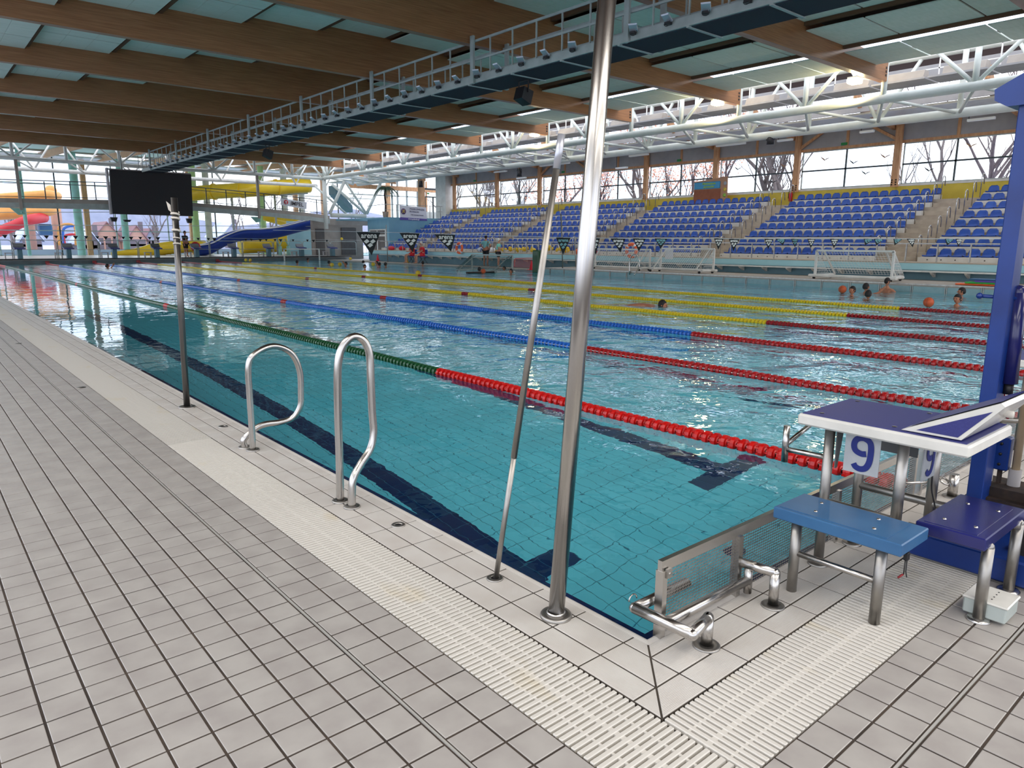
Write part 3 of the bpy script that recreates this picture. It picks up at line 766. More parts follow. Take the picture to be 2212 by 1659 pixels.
# ------------------------------------------------------------------ back wall with windows
WX = 33.0
mb = MB(); mb.box(WX, -9, 2.8, WX+.12, 48, 3.9, 0); mb.box(WX-.02, -9, 3.98, WX+.1, 48, 4.07, 1); mb.box(WX, -9, 3.9, WX+.12, 48, 3.98, 0)
mb.box(WX, -9, 5.93, WX+.12, 48, 6.75, 2); mb.box(WX-.06, -9, 5.85, WX+.08, 48, 5.97, 3)
struct(mb.build('wall_right', ['yellow_wall', 'white_paint', 'grey_wall', 'timber']))
PY = [12.85-4.74, 12.8, 17.55, 22.25, 27.1, 31.8, 36.5, 41.2, 46.6]
PY = [-1.2, 3.4]+PY
for i, y in enumerate(PY):
    t = thing('timber_post', 'pale timber post between stand windows, %s from the near end' % ORD[i], 'post', (WX-.1, y, 4), 'timber posts between the stand windows')
    mb = MB(); mb.box(WX-.24, y-.14, 3.95, WX-.065, y+.14, 6.72); mb.build('timber', 'timber', t)
    mb = MB()
    for dz in (0, .1, .2): mb.box(WX-.25, y-.12, 4.02+dz, WX-.24, y-.05, 4.08+dz); mb.box(WX-.25, y+.05, 4.02+dz, WX-.24, y+.12, 4.08+dz)
    mb.build('bolts', 'rust', t)
    for k, sg in ((3, 1), (4, -1), (7, 1), (8, -1)):
        if i == k: mb = MB(); mb.bar((WX-.15, y+sg*.1, 6.02), (WX-.15, y+sg*1.2, 6.68), .09, .12); mb.build('knee_brace', 'timber', t)
for i, (a, b) in enumerate(zip(PY[:-1], PY[1:])):
    a += .19; b -= .19; c = (a+b)/2
    w = thing('window_%d' % (i+1), None, None, (WX, c, 5)); w['kind'] = 'structure'
    mb = MB(); s_ = .035
    for (y0, y1, z0, z1) in ((a, a+.05, 4.07, 5.85), (b-.05, b, 4.07, 5.85), (a, b, 4.07, 4.11), (a, b, 5.80, 5.85)): mb.box(WX, y0, z0, WX+.06, y1, z1)
    mb.build('window_frame', 'grey_paint', w)
    mb = MB(); mb.box(WX, c-s_, 4.1, WX+.06, c+s_, 5.82); mb.box(WX, a, 4.93-s_, WX+.06, b, 4.93+s_); mb.build('glazing_bar', 'frame_dark', w)
    for (y0, y1) in ((a, c), (c, b)):
        for (z0, z1) in ((4.1, 4.93), (4.93, 5.82)):
            mb = MB(); mb.add([(WX+.03, y0, z0), (WX+.03, y1, z0), (WX+.03, y1, z1), (WX+.03, y0, z1)], [(0, 1, 2, 3)]); mb.build('pane', 'window_glass', w)
    mb = MB(); mb.box(WX-.05, c-.06, 5.97, WX, c+.06, 6.7); mb.build('wall_stud', 'timber', w)
    if i % 2: mb = MB(); mb.box(WX-.07, c-.02, 6.0, WX-.05, c+.28, 6.12); tag(mb.build('exit_sign', 'exit_green'), 'tiny green exit pictogram above the stand windows, bay %s' % ORD[i], 'sign', 'green exit signs')
# fire extinguisher on the back wall
p = at(1708, 424, 'x', 32.9); t = thing('fire_extinguisher', 'red fire extinguisher on the yellow wall above the stand', 'extinguisher', p); x, y, z = p
mb = MB(); mb.lathe([(0, -.25), (.085, -.25), (.09, .12), (.03, .2), (0, .2)], (x, y, z), 10); mb.build('cylinder', 'red_plastic', t)
mb = MB(); mb.tube([(x, y, z+.2), (x-.02, y+.05, z+.28), (x, y+.12, z+.2), (x, y+.12, z-.1)], .015, 5); mb.build('hose', 'black', t)
# bird stickers on the glass
def bird(y, z, s, mat, name, lab):
    mb = MB(); P = [(-1, .25), (-.55, .12), (-.2, .02), (0, -.2), (.15, .03), (.55, .3), (.9, .7), (.62, .12), (.25, -.22), (.02, -.42), (-.2, -.2), (-.6, -.02)]
    mb.prism([(WX-.012, y+a*s, z+b*s*.85) for a, b in P], (.004, 0, 0)); tag(mb.build(name, mat, None, (WX, y, z)), lab, 'sticker', 'bird silhouettes on the windows')
for i, (u, v) in enumerate([(2007, 366), (1870, 373), (1844, 350), (1670, 392), (1594, 364), (1437, 408), (1366, 414), (1108, 431)]):
    p = at(u, v, 'x', WX-.012); bird(p[1], p[2], .25, 'black', 'bird_sticker', 'black flying bird sticker on the stand window glass, %s from the right' % ORD[i])
for i, (u, v) in enumerate([(2098, 313), (1912, 337), (1782, 343), (1694, 357), (1508, 373), (1380, 387)]):
    p = at(u, v, 'x', WX-.012); bird(p[1], p[2], .27, 'cork_light', 'bird_sticker', 'pale brown flying bird sticker on the stand window glass, %s from the right' % ORD[i])
# cork notice board
t = thing('notice_board', 'brown cork notice board with blue painted title above the stand', 'board', (32.6, 23.7, 4)); X = 32.5
q = [at(1500, 393, 'x', X), at(1572, 381, 'x', X), at(1571, 425, 'x', X), at(1497, 430, 'x', X)]
q[3][2] -= .42; q[2][2] -= .42
mb = MB(); mb.prism([tuple(a) for a in q], (.04, 0, 0)); mb.build('board', 'cork_light', t)
y1, y0 = q[0][1], q[1][1]; zt, zb = min(q[0][2], q[1][2]), q[3][2]
mb = MB(); mb.box(X-.01, y0+(y1-y0)*.18, zb+.05, X, y1-.02, zt-.45); mb.build('cork_sheet', 'cork', t)
mb = MB(); mb.bbox(X-.02, y0+(y1-y0)*.2, zt-.42, X, y1-.03, zt-.05, .03); mb.build('title_plate', 'board_blue', t)
def text(s, size, mat, name, parent, loc, xdir, up, extr=.002, align='CENTER', font_scale=(1, 1), bold=.006):
    c = bpy.data.curves.new(name, 'FONT'); c.body = s; c.size = size; c.align_x = align; c.align_y = 'CENTER'; c.extrude = extr; c.resolution_u = 3; c.offset = bold
    o = bpy.data.objects.new(name, c); COL.objects.link(o)
    xd = Vector(xdir).normalized(); u = Vector(up).normalized(); n = xd.cross(u).normalized(); u = n.cross(xd)
    R = Matrix((xd*font_scale[0], u*font_scale[1], n)).transposed().to_4x4()
    dg = bpy.context.evaluated_depsgraph_get(); me = bpy.data.meshes.new_from_object(o.evaluated_get(dg)); bpy.data.objects.remove(o)
    me.name = name; me.materials.clear(); me.materials.append(M[mat])
    o = bpy.data.objects.new(name, me); COL.objects.link(o); R.translation = Vector(loc)
    if parent is not None: o.parent = parent; R.translation = Vector(loc)-parent_loc(parent)
    o.matrix_local = R; return o
YC = (y0+y1)/2+.08
text('Mistrzostwa', .17, 'board_green', 'lettering', t, (X-.03, YC, zt-.15), (0, -1, 0), (0, 0, 1))
text('pływackie', .17, 'board_green', 'lettering', t, (X-.03, YC, zt-.31), (0, -1, 0), (0, 0, 1))
for i, (dz, mt) in enumerate(((.18, 'sign_grey'), (.5, 'emblem_yellow'), (.8, 'board_green'))):
    mb = MB(); mb.lathe([(0, -.01), (.10, -.01), (.10, 0)], (X-.005, y0+.13, zt-dz), 12, axis='x'); mb.build('badge', mt, t)
# ceiling luminaires over the stands
k = 0
for (u0, v0, u1, v1) in ((1858, 288, 1888, 280), (1680, 306, 1712, 299), (1548, 316, 1610, 308), (1462, 322, 1500, 316), (1360, 338, 1400, 332), (1167, 358, 1230, 352), (1068, 372, 1094, 369), (2090, 262, 2150, 252), (1117, 386, 1136, 383), (1331, 364, 1355, 361), (1828, 285, 1888, 275)):
    X = 31.0; a = at(u0, v0, 'x', X); b = at(u1, v1, 'x', X); z = (a[2]+b[2])/2
    if k == 10: break
    t = thing('batten_lamp', 'slim white batten lamp under the stand roof, %s counted along the picture' % ORD[k], 'lamp', (X, (a[1]+b[1])/2, z), 'white batten lamps under the stand roof')
    mb = MB(); mb.box(X-.08, min(a[1], b[1]), z-.05, X+.08, max(a[1], b[1]), z+.04); mb.build('lamp_body', 'lamp_tube', t)
    mb = MB(); mb.box(X-.01, a[1]-.05, z+.04, X+.01, a[1]-.03, 6.75); mb.build('hanger', 'black', t); k += 1
# black moving-head lamps below the outer chord
for i, (u, v) in enumerate(((1665, 300), (1122, 373), (909, 397))):
    p = at(u, v, 'x', 28.0); t = thing('spot_lamp', 'black hanging spotlight under the bright truss tube, %s from the right' % ORD[i], 'lamp', p, 'black spotlights below the truss'); x, y, z = p
    mb = MB(); mb.tube([(x, y-.05, 5.93), (x, y-.05, z+.2)], .02, 6); mb.bar((x, y-.2, z+.2), (x, y+.2, z+.2), .03, .03); mb.bar((x, y-.2, z+.2), (x, y-.2, z-.05), .03, .03); mb.bar((x, y+.2, z+.2), (x, y+.2, z-.05), .03, .03); mb.build('yoke', 'black', t)
    mb = MB(); mb.lathe([(0, -.24), (.17, -.24), (.15, .05), (.08, .2), (0, .2)], (x, y, z), 12); mb.build('lamp_body', 'dark_metal', t)
# white pier at the end of the window row
mb = MB(); p = at(955, 420, 'x', 33); mb.box(32.4, 47.2, 2.9, 33.2, 48.6, 6.8)
struct(mb.build('trim_3', 'white_concrete'))

# ------------------------------------------------------------------ blue walls at the far right corner
mb = MB(); mb.add([(26.4, 46.05, -.1), (33.2, 46.05, -.1), (33.2, 46.05, 3.18), (26.4, 46.05, 3.18), (27.0, 50.3, -.1), (27.0, 50.3, 3.18)], [(0, 1, 2, 3), (4, 0, 3, 5)])
mb.box(26.3, 46.06, 3.1, 36, 56, 3.2)
struct(mb.build('wall_blue', 'teal_wall'))
# glazed door in the blue wall
d = thing('door_1', None, None, (26.9, 50.6, 0)); d['kind'] = 'structure'
def quad_on(u0, v0, u1, v1, y):
    a = at(u0, v0, 'y', y); b = at(u1, v1, 'y', y); return a[0], a[2], b[0], b[2]
DA, DB = Vector((26.4, 46.05, 0)), Vector((27.0, 50.3, 0)); dn = Vector((-1, .14, 0)).normalized()
def on_door(s0, s1, z0, z1, h, th, nm, mt):
    p, q = DA.lerp(DB, s0)+dn*h, DA.lerp(DB, s1)+dn*h; mb = MB(); mb.prism([(p.x, p.y, z0), (q.x, q.y, z0), (q.x, q.y, z1), (p.x, p.y, z1)], tuple(dn*-th)); mb.build(nm, mt, d)
on_door(.12, .9, .05, 2.35, .05, .045, 'door_frame', 'white_paint')
for k in (0, 1):
    for (f0, f1) in ((.0, .78), (.82, .98)):
        on_door(.16+.38*k, .49+.36*k, .1+2.25*f0, .05+2.25*f1, .07, .015, 'door_pane', 'door_dark')
# grey building below the balcony with two openings
mb = MB(); a = at(657, 470, 'y', 54.6); b = at(797, 470, 'y', 54.6)
mb.box(24.35, 54.6, .0, 28.9, 55, 3.1)
mb.box(24.2, 54.3, 2.75, 29.3, 54.7, 3.25)
struct(mb.build('wall_far_rooms', 'grey_plaster'))
for i, (u0, u1, v0, v1) in enumerate(((682, 703, 494, 552), (737, 771, 492, 551))):
    a = at(u0, v0, 'y', 54.5); b = at(u1, v1, 'y', 54.5); mb = MB(); mb.box(a[0], 54.5, .3, b[0], 54.62, a[2]); o = struct(mb.build('door_%d' % (i+2), 'door_dark'))
mb = MB(); mb.box(24.0, 58.8, 0, 26.2, 59, 3.1); struct(mb.build('wall_far_aqua', 'aqua_wall'))
# ================================================================== far end: truss, balcony, hall beyond
YT = 53.5
t = thing('end_truss', 'white tubular truss across the far end of the hall', 'truss', (14, YT, 6.35))
mb = MB(); mb.tube([(-4, YT, 6.38), (25, YT, 6.33)], .13, 12); mb.build('lower_chord', 'truss_paint', t)
mb = MB(); mb.tube([(-4, YT+2.6, 5.95), (25.6, YT+2.6, 5.95)], .14, 12); mb.build('lower_chord', 'white_paint', t)
mb = MB(); mb.tube([(-4, YT+.1, 7.5), (25, YT+.1, 7.5)], .1, 10); mb.tube([(-4, YT+2.6, 7.9), (28, YT+2.6, 7.9)], .1, 10); mb.build('upper_chord', 'truss_paint', t)
xs = [4.32, 7.2, 10.27, 13.4, 16.4, 19.4, 22.36, 25.0]
for i, x in enumerate(xs):
    mb = MB(); mb.tube([(x, YT, 6.35), (x, YT, 7.5)], .1, 8)
    if i % 2 == 0 or i == 7:
        mb.tube([(x, YT, 6.4), (x-1.3, YT, 7.5)], .06, 8); mb.tube([(x, YT, 6.4), (x+1.3, YT, 7.5)], .06, 8)
    mb.build('strut_fan', 'truss_paint', t)
    mb = MB(); mb.tube([(x+1.4, YT+2.6, 5.95), (x+.2, YT+2.6, 7.9)], .06, 8); mb.tube([(x+1.4, YT+2.6, 5.95), (x+2.6, YT+2.6, 7.9)], .06, 8); mb.tube([(x+1.4, YT+2.6, 5.95), (x, YT, 6.35)], .05, 8); mb.build('strut_fan', 'white_paint', t)
# small square hangers in the roof light band
mb = MB()
# hanging columns
for i, (x, zb) in enumerate(((4.45, 3.25), (10.2, 3.2), (19.55, 3.1))):
    if i == 1: continue
    c = thing('hanging_column', 'grey steel column carrying the far balcony, %s' % ('at the left edge' if i == 0 else 'right of the black screen'), 'column', (x, YT, zb))
    mb = MB(); mb.box(x-.08, YT-.1, zb, x+.08, YT+.1, 6.3); mb.build('shaft', 'grey_plaster', c)
    mb = MB(); mb.prism([(x-.55, YT+.3, zb+.12), (x+.2, YT+.3, zb+.12), (x+.2, YT+.3, zb-.25), (x-.15, YT+.3, zb-.3)], (0, .1, 0)); mb.lathe([(0, -.1), (.06, -.1), (.06, 0)], (x, YT, zb-.1), 8); mb.build('bracket', 'frame_teal', c)
c = thing('corner_column', 'thick white tubular column where the two trusses meet', 'column', (25, YT, 2.8))
mb = MB(); mb.tube([(25, YT, 2.4), (25, YT, 6.4)], .17, 14); mb.build('shaft', 'truss_paint', c)
def W_(u, v, y=YT): return tuple(at(u, v, 'y', y))
mb = MB(); mb.tube([W_(712, 462), W_(744, 392)], .13, 10); mb.tube([W_(792, 462, 53.5), W_(748, 396)], .09, 10); mb.tube([W_(792, 462), W_(822, 396)], .13, 10); mb.build('raking_strut', 'truss_paint', c)
mb = MB(); mb.tube([W_(717, 398, 55), W_(790, 462, 55)], .11, 10); mb.tube([W_(680, 402, 56), W_(748, 462, 56)], .09, 8); mb.build('back_strut', 'truss_paint', c)
mb = MB(); mb.tube([W_(715, 465), W_(790, 467)], .17, 12); mb.build('base_beam', 'truss_paint', c)
# balcony
bal = thing('balcony', 'grey balcony slab hanging across the far end', 'balcony', (12, YT, 3.5))
P0 = [(0, 430), (237, 432), (416, 438), (556, 449), (666, 460), (712, 466)]
top = [at(u, v, 'y', YT) for u, v in P0]
for a, b in zip(top[:-1], top[1:]):
    mb = MB(); mb.prism([(a[0]-(3 if a is top[0] else 0), YT, a[2]), (b[0], YT, b[2]), (b[0], YT, b[2]-.27), (a[0]-(3 if a is top[0] else 0), YT, a[2]-.25)], (0, .25, 0)); mb.build('edge_beam', 'grey_plaster', bal)
    mb = MB(); mb.prism([(a[0]-(3 if a is top[0] else 0), YT, a[2]-.25), (b[0], YT, b[2]-.27), (b[0], YT, b[2]-.62), (a[0]-(3 if a is top[0] else 0), YT, a[2]-.55)], (0, .12, 0)); mb.build('lower_flange', 'grey_paint', bal)
    mb = MB(); mb.prism([(a[0], YT+.25, a[2]-.02), (b[0], YT+.25, b[2]-.02), (b[0], YT+.25, b[2]-.12), (a[0], YT+.25, a[2]-.12)], (0, 1.6, 0)); mb.build('slab', 'white_concrete', bal)
rl = thing('balcony_railing', 'thin dark railing on the far balcony', 'railing', (12, YT, 4))
mb = MB()
for a, b in zip(top[:-1], top[1:]):
    for h, r in ((1.12, .03), (.92, .02), (.12, .02)): mb.tube([(a[0]-(3 if a is top[0] else 0), YT+.1, a[2]+h), (b[0], YT+.1, b[2]+h)], r, 5)
mb.build('rails', 'frame_dark', rl)
def ztp(x):
    for a, b in zip(top[:-1], top[1:]):
        if x <= b[0]: return a[2]+(b[2]-a[2])*(x-a[0])/(b[0]-a[0])
    return top[-1][2]
k = 3.0
while k < 24.9:
    if not 9.45 < k < 14.4:
        z = ztp(k); mb = MB(); mb.box(k-.03, YT+.08, z-.05, k+.03, YT+.12, z+1.12); mb.build('rail_post', 'frame_dark', rl)
    k += 1.42
# banner IMPEL
YB2 = YT+.07
q = [at(606, 428, 'y', YB2), at(663, 437, 'y', YB2), at(662, 452, 'y', YB2), at(607, 443, 'y', YB2)]
bn = thing('banner', 'white advertising banner with red emblem and IMPEL lettering on the balcony', 'banner', q[0])
mb = MB(); mb.prism([tuple(a) for a in q], (0, .02, 0)); mb.build('cloth', 'banner_white', bn)
dx = (q[1]-q[0]); cc = (q[0]+q[1]+q[2]+q[3])/4
text('IMPEL', .42, 'ink_dark', 'lettering', bn, tuple(cc+dx*.12+np.array([0, -.02, 0])), tuple(dx), (0, 0, 1))
mb = MB(); e = cc-dx*.3; mb.lathe([(0, -.01), (.17, -.01), (.17, 0)], (e[0], e[1]-.02, e[2]+.03), 14, axis='y'); mb.build('emblem', 'ink_red', bn)
mb = MB(); mb.lathe([(0, -.01), (.07, -.01)], (e[0], e[1]-.035, e[2]+.05), 10, axis='y'); mb.box(e[0]-.02, e[1]-.045, e[2]-.12, e[0]+.02, e[1]-.03, e[2]+.05); mb.build('emblem_tree', 'banner_white', bn)
# second banner
yb = 46.02
q = [at(863, 443, 'y', yb), at(921, 448, 'y', yb), at(922, 473, 'y', yb), at(864, 469, 'y', yb)]; q2 = [q[3], q[2], at(923, 477, 'y', yb), at(864, 475, 'y', yb)]
bn = thing('banner', 'white and purple swimming federation banner on the blue wall', 'banner', q[0], None)
mb = MB(); mb.prism([tuple(a) for a in q], (0, .02, 0)); mb.build('cloth', 'banner_white', bn); mb = MB(); mb.prism([tuple(a) for a in q2], (0, .02, 0)); mb.build('purple_strip', 'banner_purple', bn)
dx = (q[1]-q[0]); cc = (q[0]+q[1]+q[2]+q[3])/4; o_ = np.array([0, -.02, 0])
text('POLSKI ZWIĄZEK', .17, 'ink_grey', 'lettering', bn, tuple(cc+dx*.14+np.array([0, -.02, .22])), tuple(dx), (0, 0, 1))
text('PŁYWACKI', .17, 'ink_grey', 'lettering', bn, tuple(cc+dx*.03+np.array([0, -.02, .02])), tuple(dx), (0, 0, 1))
text('Polish Swimming Federation', .10, 'ink_grey', 'lettering', bn, tuple(cc+dx*.14+np.array([0, -.02, -.2])), tuple(dx), (0, 0, 1))
text('www.polswim.pl', .15, 'banner_white', 'lettering', bn, tuple((q2[0]+q2[1]+q2[2]+q2[3])/4+o_), tuple(dx), (0, 0, 1))
mb = MB(); e = cc-dx*.37; mb.lathe([(0, -.01), (.22, -.01), (.22, 0)], (e[0], e[1]-.02, e[2]), 16, axis='y'); mb.build('emblem', 'emblem', bn)
mb = MB(); mb.bar((e[0]-.1, e[1]-.04, e[2]-.1), (e[0]+.1, e[1]-.04, e[2]+.12), .02, .05); mb.bar((e[0]+.1, e[1]-.04, e[2]-.1), (e[0]-.1, e[1]-.04, e[2]+.12), .02, .05); mb.build('emblem_cross', 'emblem_yellow', bn)
# big screen
sc_ = thing('display_screen', 'large black display screen hanging at the far end', 'screen', (12, 52.6, 3.1))
q = [at(238, 366, 'y', 52.6), at(413, 377, 'y', 52.6), at(417, 467, 'y', 52.6), at(243, 462, 'y', 52.6)]
mb = MB(); mb.prism([tuple(a) for a in q], (0, .35, 0)); mb.build('screen', 'screen_black', sc_)
mb = MB(); mb.box(q[3][0]-.1, 52.6, q[3][2]-.02, q[3][0]+.01, 52.98, q[0][2]+.1); mb.box(q[3][0], 52.7, q[0][2], q[1][0], 52.95, q[0][2]+.08); mb.build('frame', 'grey_wall', sc_)
mb = MB()
for x in (10.2, 13.6): mb.box(x-.04, 52.75, q[0][2], x+.04, 52.83, 6.9)
mb.build('hanger', 'grey_paint', sc_)
for i, (u, v) in enumerate(((246, 474), (409, 477), (275, 477))):
    p = at(u, v, 'y', 52.8); x, y, z = p; lab = ('black loudspeaker under the left corner of the screen', 'black loudspeaker under the right corner of the screen', 'small black box on the teal column below the screen')[i]
    t = thing('loudspeaker', lab, 'loudspeaker', p); w2, h2 = ((.22, .14), (.2, .16), (.24, .07))[i]
    mb = MB(); mb.prism([(x-w2, y-.1, z+h2), (x+w2, y-.1, z+h2), (x+w2*.6, y-.1, z-h2), (x-w2*.6, y-.1, z-h2)], (0, .25, 0)); mb.build('cabinet', 'black', t)
    mb = MB(); mb.tube([(x, y, z+h2), (x, y, z+h2+.35)], .02, 5); mb.build('bracket', 'black', t)
# starting blocks at the far end
def far_block(x, first=False):
    t = thing('far_starting_block', '', 'starting block', (x, 50.6, .28), 'starting blocks at the far end')
    mb = MB(); mb.add([(x-.27, 50.2, .86), (x+.27, 50.2, .86), (x+.27, 50.9, .94), (x-.27, 50.9, .94), (x-.27, 50.2, .93), (x+.27, 50.2, .93), (x+.27, 50.9, 1.01), (x-.27, 50.9, 1.01)], [(3, 2, 1, 0), (4, 5, 6, 7), (0, 1, 5, 4), (1, 2, 6, 5), (2, 3, 7, 6), (3, 0, 4, 7)]); mb.build('platform', 'plate_navy', t)
    mb = MB(); mb.prism([(x-.27, 50.7, 1.0), (x-.27, 50.95, 1.02), (x-.27, 51.0, 1.22)], (.54, 0, 0)); mb.build('foot_wedge', 'sign_back', t)
    mb = MB(); mb.prism([(x-.12, 50.35, .3), (x+.12, 50.35, .3), (x+.12, 50.35, .86), (x-.12, 50.35, .86)], (0, .4, 0)); mb.build('pedestal', 'teal_dark', t)  # darker pedestal colour stands in for its backlit shade
    mb = MB(); mb.box(x-.75, 50.5, .62, x-.32, 50.8, .66); 
    for dx in (-.72, -.36): mb.box(x+dx-.02, 50.55, .28, x+dx+.02, 50.75, .62)
    mb.build('side_step', 'grey_wall', t); return t
fb = None
for i, x in enumerate([3.75+2.53*k for k in range(9)]):
    if fb is None: fb = o = far_block(x)
    else: o = copy_tree(fb); o.location.x = x
    o['label'] = 'dark starting block on the far pool end, %s from the left' % ORD[i]
# hoop railings at the far end
hp = None
for i in range(11):
    x0 = 1.27+2.32*i; x1 = x0+2.24; y = 51.8
    if i == 0:
        hp = thing('hoop_railing', '', 'railing', (x0, y, .28), 'hooped railings behind the far starting blocks')
        mb = MB(); mb.tube([(x0, y, .28), (x0, y, 1.25)]+arc((x0+.16, y, 1.24), .16, PI, PI/2, 5, (1, 0, 0), (0, 0, 1))+arc((x1-.16, y, 1.24), .16, PI/2, 0, 5, (1, 0, 0), (0, 0, 1))+[(x1, y, .28)], .025, 6); mb.build('hoop', 'grey_paint', hp)
        mb = MB(); mb.tube([(x0, y, .82), (x1, y, .82)], .016, 5); mb.build('mid_rail', 'grey_paint', hp); o = hp
    else: o = copy_tree(hp); o.location.x = x0
    o['label'] = 'steel hooped railing on the far pool end, %s from the left' % ORD[i]
# ------------------------------------------------------------------ leisure hall beyond: floor, slides, facade
mb = MB(); mb.box(-20, 62, -.3, 40, 72.3, .1)
struct(mb.build('floor.005', 'aqua_wall'))
YF = 72.0
cols = [(58, 'frame_teal', .13), (172, 'frame_teal', .30), (271, 'frame_teal', .27), (424, 'frame_green', .3), (452, 'white_concrete', .28), (570, 'frame_green', .27), (618, 'white_paint', .3), (655, 'white_paint', .3), (-30, 'frame_teal', .4)]
for i, (u, mt, w) in enumerate(sorted(cols)):
    p = at(u, 500, 'y', 66.0); c = thing('hall_column', 'tall %s column of the leisure hall, %s from the left' % ('teal' if 'teal' in mt else 'pale green' if 'green' in mt else 'white', ORD[i]), 'column', (p[0], 66, .1), 'columns in front of the far glass wall')
    mb = MB(); mb.lathe([(w, .1), (w, 8.2)], (p[0], 66, 0), 12); mb.build('shaft', mt, c)
# glass facade grid
fa = thing('window_20', None, None, (20, YF, 0)); fa['kind'] = 'structure'
for i in range(10):
    x = -4+4.4*i; mb = MB(); mb.box(x-.05, YF, .1, x+.05, YF+.12, 9); mb.build('mullion', 'frame_dark' if i % 3 == 0 else 'grey_paint', fa)
for z in (.12, 2.2, 4.1, 6.1, 8.2): mb = MB(); mb.box(-6, YF, z-.04, 40, YF+.1, z+.04); mb.build('transom', 'grey_paint', fa)
for i in range(19):
    mb = MB(); x = -4+2.2*i; mb.add([(x, YF+.05, .1), (x+2.2, YF+.05, .1), (x+2.2, YF+.05, 8.2), (x, YF+.05, 8.2)], [(0, 1, 2, 3)]); mb.build('pane', 'window_glass', fa)
for i, u in enumerate((186, 412, 640, 700, 840)):
    p = at(u, 450, 'y', 71.4); c = thing('facade_post', 'slim timber post of the far glass wall, %s from the left' % ORD[i], 'post', (p[0], 71.4, 0), 'timber posts of the far glass wall')
    mb = MB(); mb.box(p[0]-.2, 71.3, .1, p[0]+.2, 71.7, 8.2); mb.build('timber', 'timber', c)
# light roof of the leisure hall with pale panels
mb = MB(); mb.add([(-20, 56.2, 8.0), (40, 56.2, 8.0), (40, 74, 8.9), (-20, 74, 8.9)], [(0, 1, 2, 3)]); mb.box(-20, 70.5, 8.3, 40, 74, 8.4, 1)
struct(mb.build('ceiling.002', ['panel_ceiling', 'white_paint']))
for i in range(10):
    x = -4+4.2*i; t = thing('hall_roof_beam', 'timber roof beam of the leisure hall, %s from the left' % ORD[i], 'beam', (x, 65, 8), 'timber roof beams of the leisure hall'); mb = MB(); mb.prism([(x-.1, 56.2, 7.95), (x-.1, 74, 8.8), (x-.1, 74, 8.25), (x-.1, 56.2, 7.55)], (.2, 0, 0)); mb.build('timber', 'timber', t)
# horizontal tension wires
tw = thing('lane_flag_wires', 'thin steel wires stretched across the far end', 'wire', (12, 52, 2))
mb = MB()
for (u0, v0, u1, v1) in ((0, 486, 700, 489), (0, 459, 240, 458)):
    a = at(u0, v0, 'y', 56.5); b = at(u1, v1, 'y', 56.5); mb.tube([tuple(a), tuple(b)], .02, 4)
mb.build('wire', 'grey_paint', tw)
# upper yellow tube slide
def path_px(pts, y): return [tuple(at(u, v, 'y', yy if yy else y)) for u, v, yy in pts]
def smooth(P, n=5):
    out = []
    P = [Vector(p) for p in P]; Q = [P[0]*2-P[1]]+P+[P[-1]*2-P[-2]]
    for i in range(1, len(Q)-2):
        for k in range(n):
            t = k/n; a, b, c, d = Q[i-1], Q[i], Q[i+1], Q[i+2]
            out.append(.5*((2*b)+(c-a)*t+(2*a-5*b+4*c-d)*t*t+(3*b-a-3*c+d)*t**3))
    out.append(P[-1]); return out
s1 = thing('tube_slide', 'upper yellow closed tube slide beyond the balcony', 'slide', (20, 60, 5))
P = smooth(path_px([(395, 422, 62), (440, 416, 62), (500, 412, 60), (560, 408, 58), (620, 403, 58), (668, 401, 58)], 60))
mb = MB(); mb.tube(P, .60, 14); mb.build('tube', 'yellow_plastic', s1)
for k in (7, 12, 18):
    mb = MB(); d = (P[k+1]-P[k]).normalized(); mb.tube([P[k]-d*.05, P[k]+d*.05], .68, 14); mb.build('flange', 'yellow_plastic', s1)
mb = MB(); a = at(500, 425, 'y', 60); b = at(665, 418, 'y', 60); mb.tube([tuple(a), tuple(b)], .07, 6)
for u in (500, 593): p = at(u, 420, 'y', 60); mb.tube([tuple(p), (p[0], p[1], .1)], .09, 6)
mb.build('support', 'grey_paint', s1)
s2 = thing('tube_slide', 'lower yellow tube slide with open end beside the grey rooms', 'slide', (22, 60, 1))
P = smooth(path_px([(520, 530, 62), (580, 528, 62), (630, 525, 61), (668, 520, 60)], 60)); mb = MB(); mb.tube(P, .72, 14); mb.build('tube', 'yellow_plastic', s2)
mb = MB(); d = (P[-1]-P[-2]).normalized(); mb.tube([P[-2], P[-1]+d*.05], .84, 14); mb.build('flange', 'yellow_plastic', s2)
s3 = thing('open_slide', 'wide yellow open slide behind the man at the far end', 'slide', (14, 64, .5))
P = smooth(path_px([(240, 548, 61), (300, 545, 61), (340, 539, 61), (380, 534, 61), (440, 532, 62)], 60)); mb = MB(); mb.tube(P, [.12+.4*min(1, i/8) for i in range(len(P))], 10); mb.build('chute', 'yellow_plastic', s3)
s4 = thing('tube_slide', 'yellow slide piece arching under the balcony', 'slide', (20, 60, 3))
P = smooth(path_px([(570, 468, 63), (610, 476, 62), (650, 486, 60)], 60)); mb = MB(); mb.tube(P, [.35, .38, .4, .42, .45, .47, .5, .52, .55, .57, .6][:len(P)], 12); mb.build('tube', 'yellow_plastic', s4)
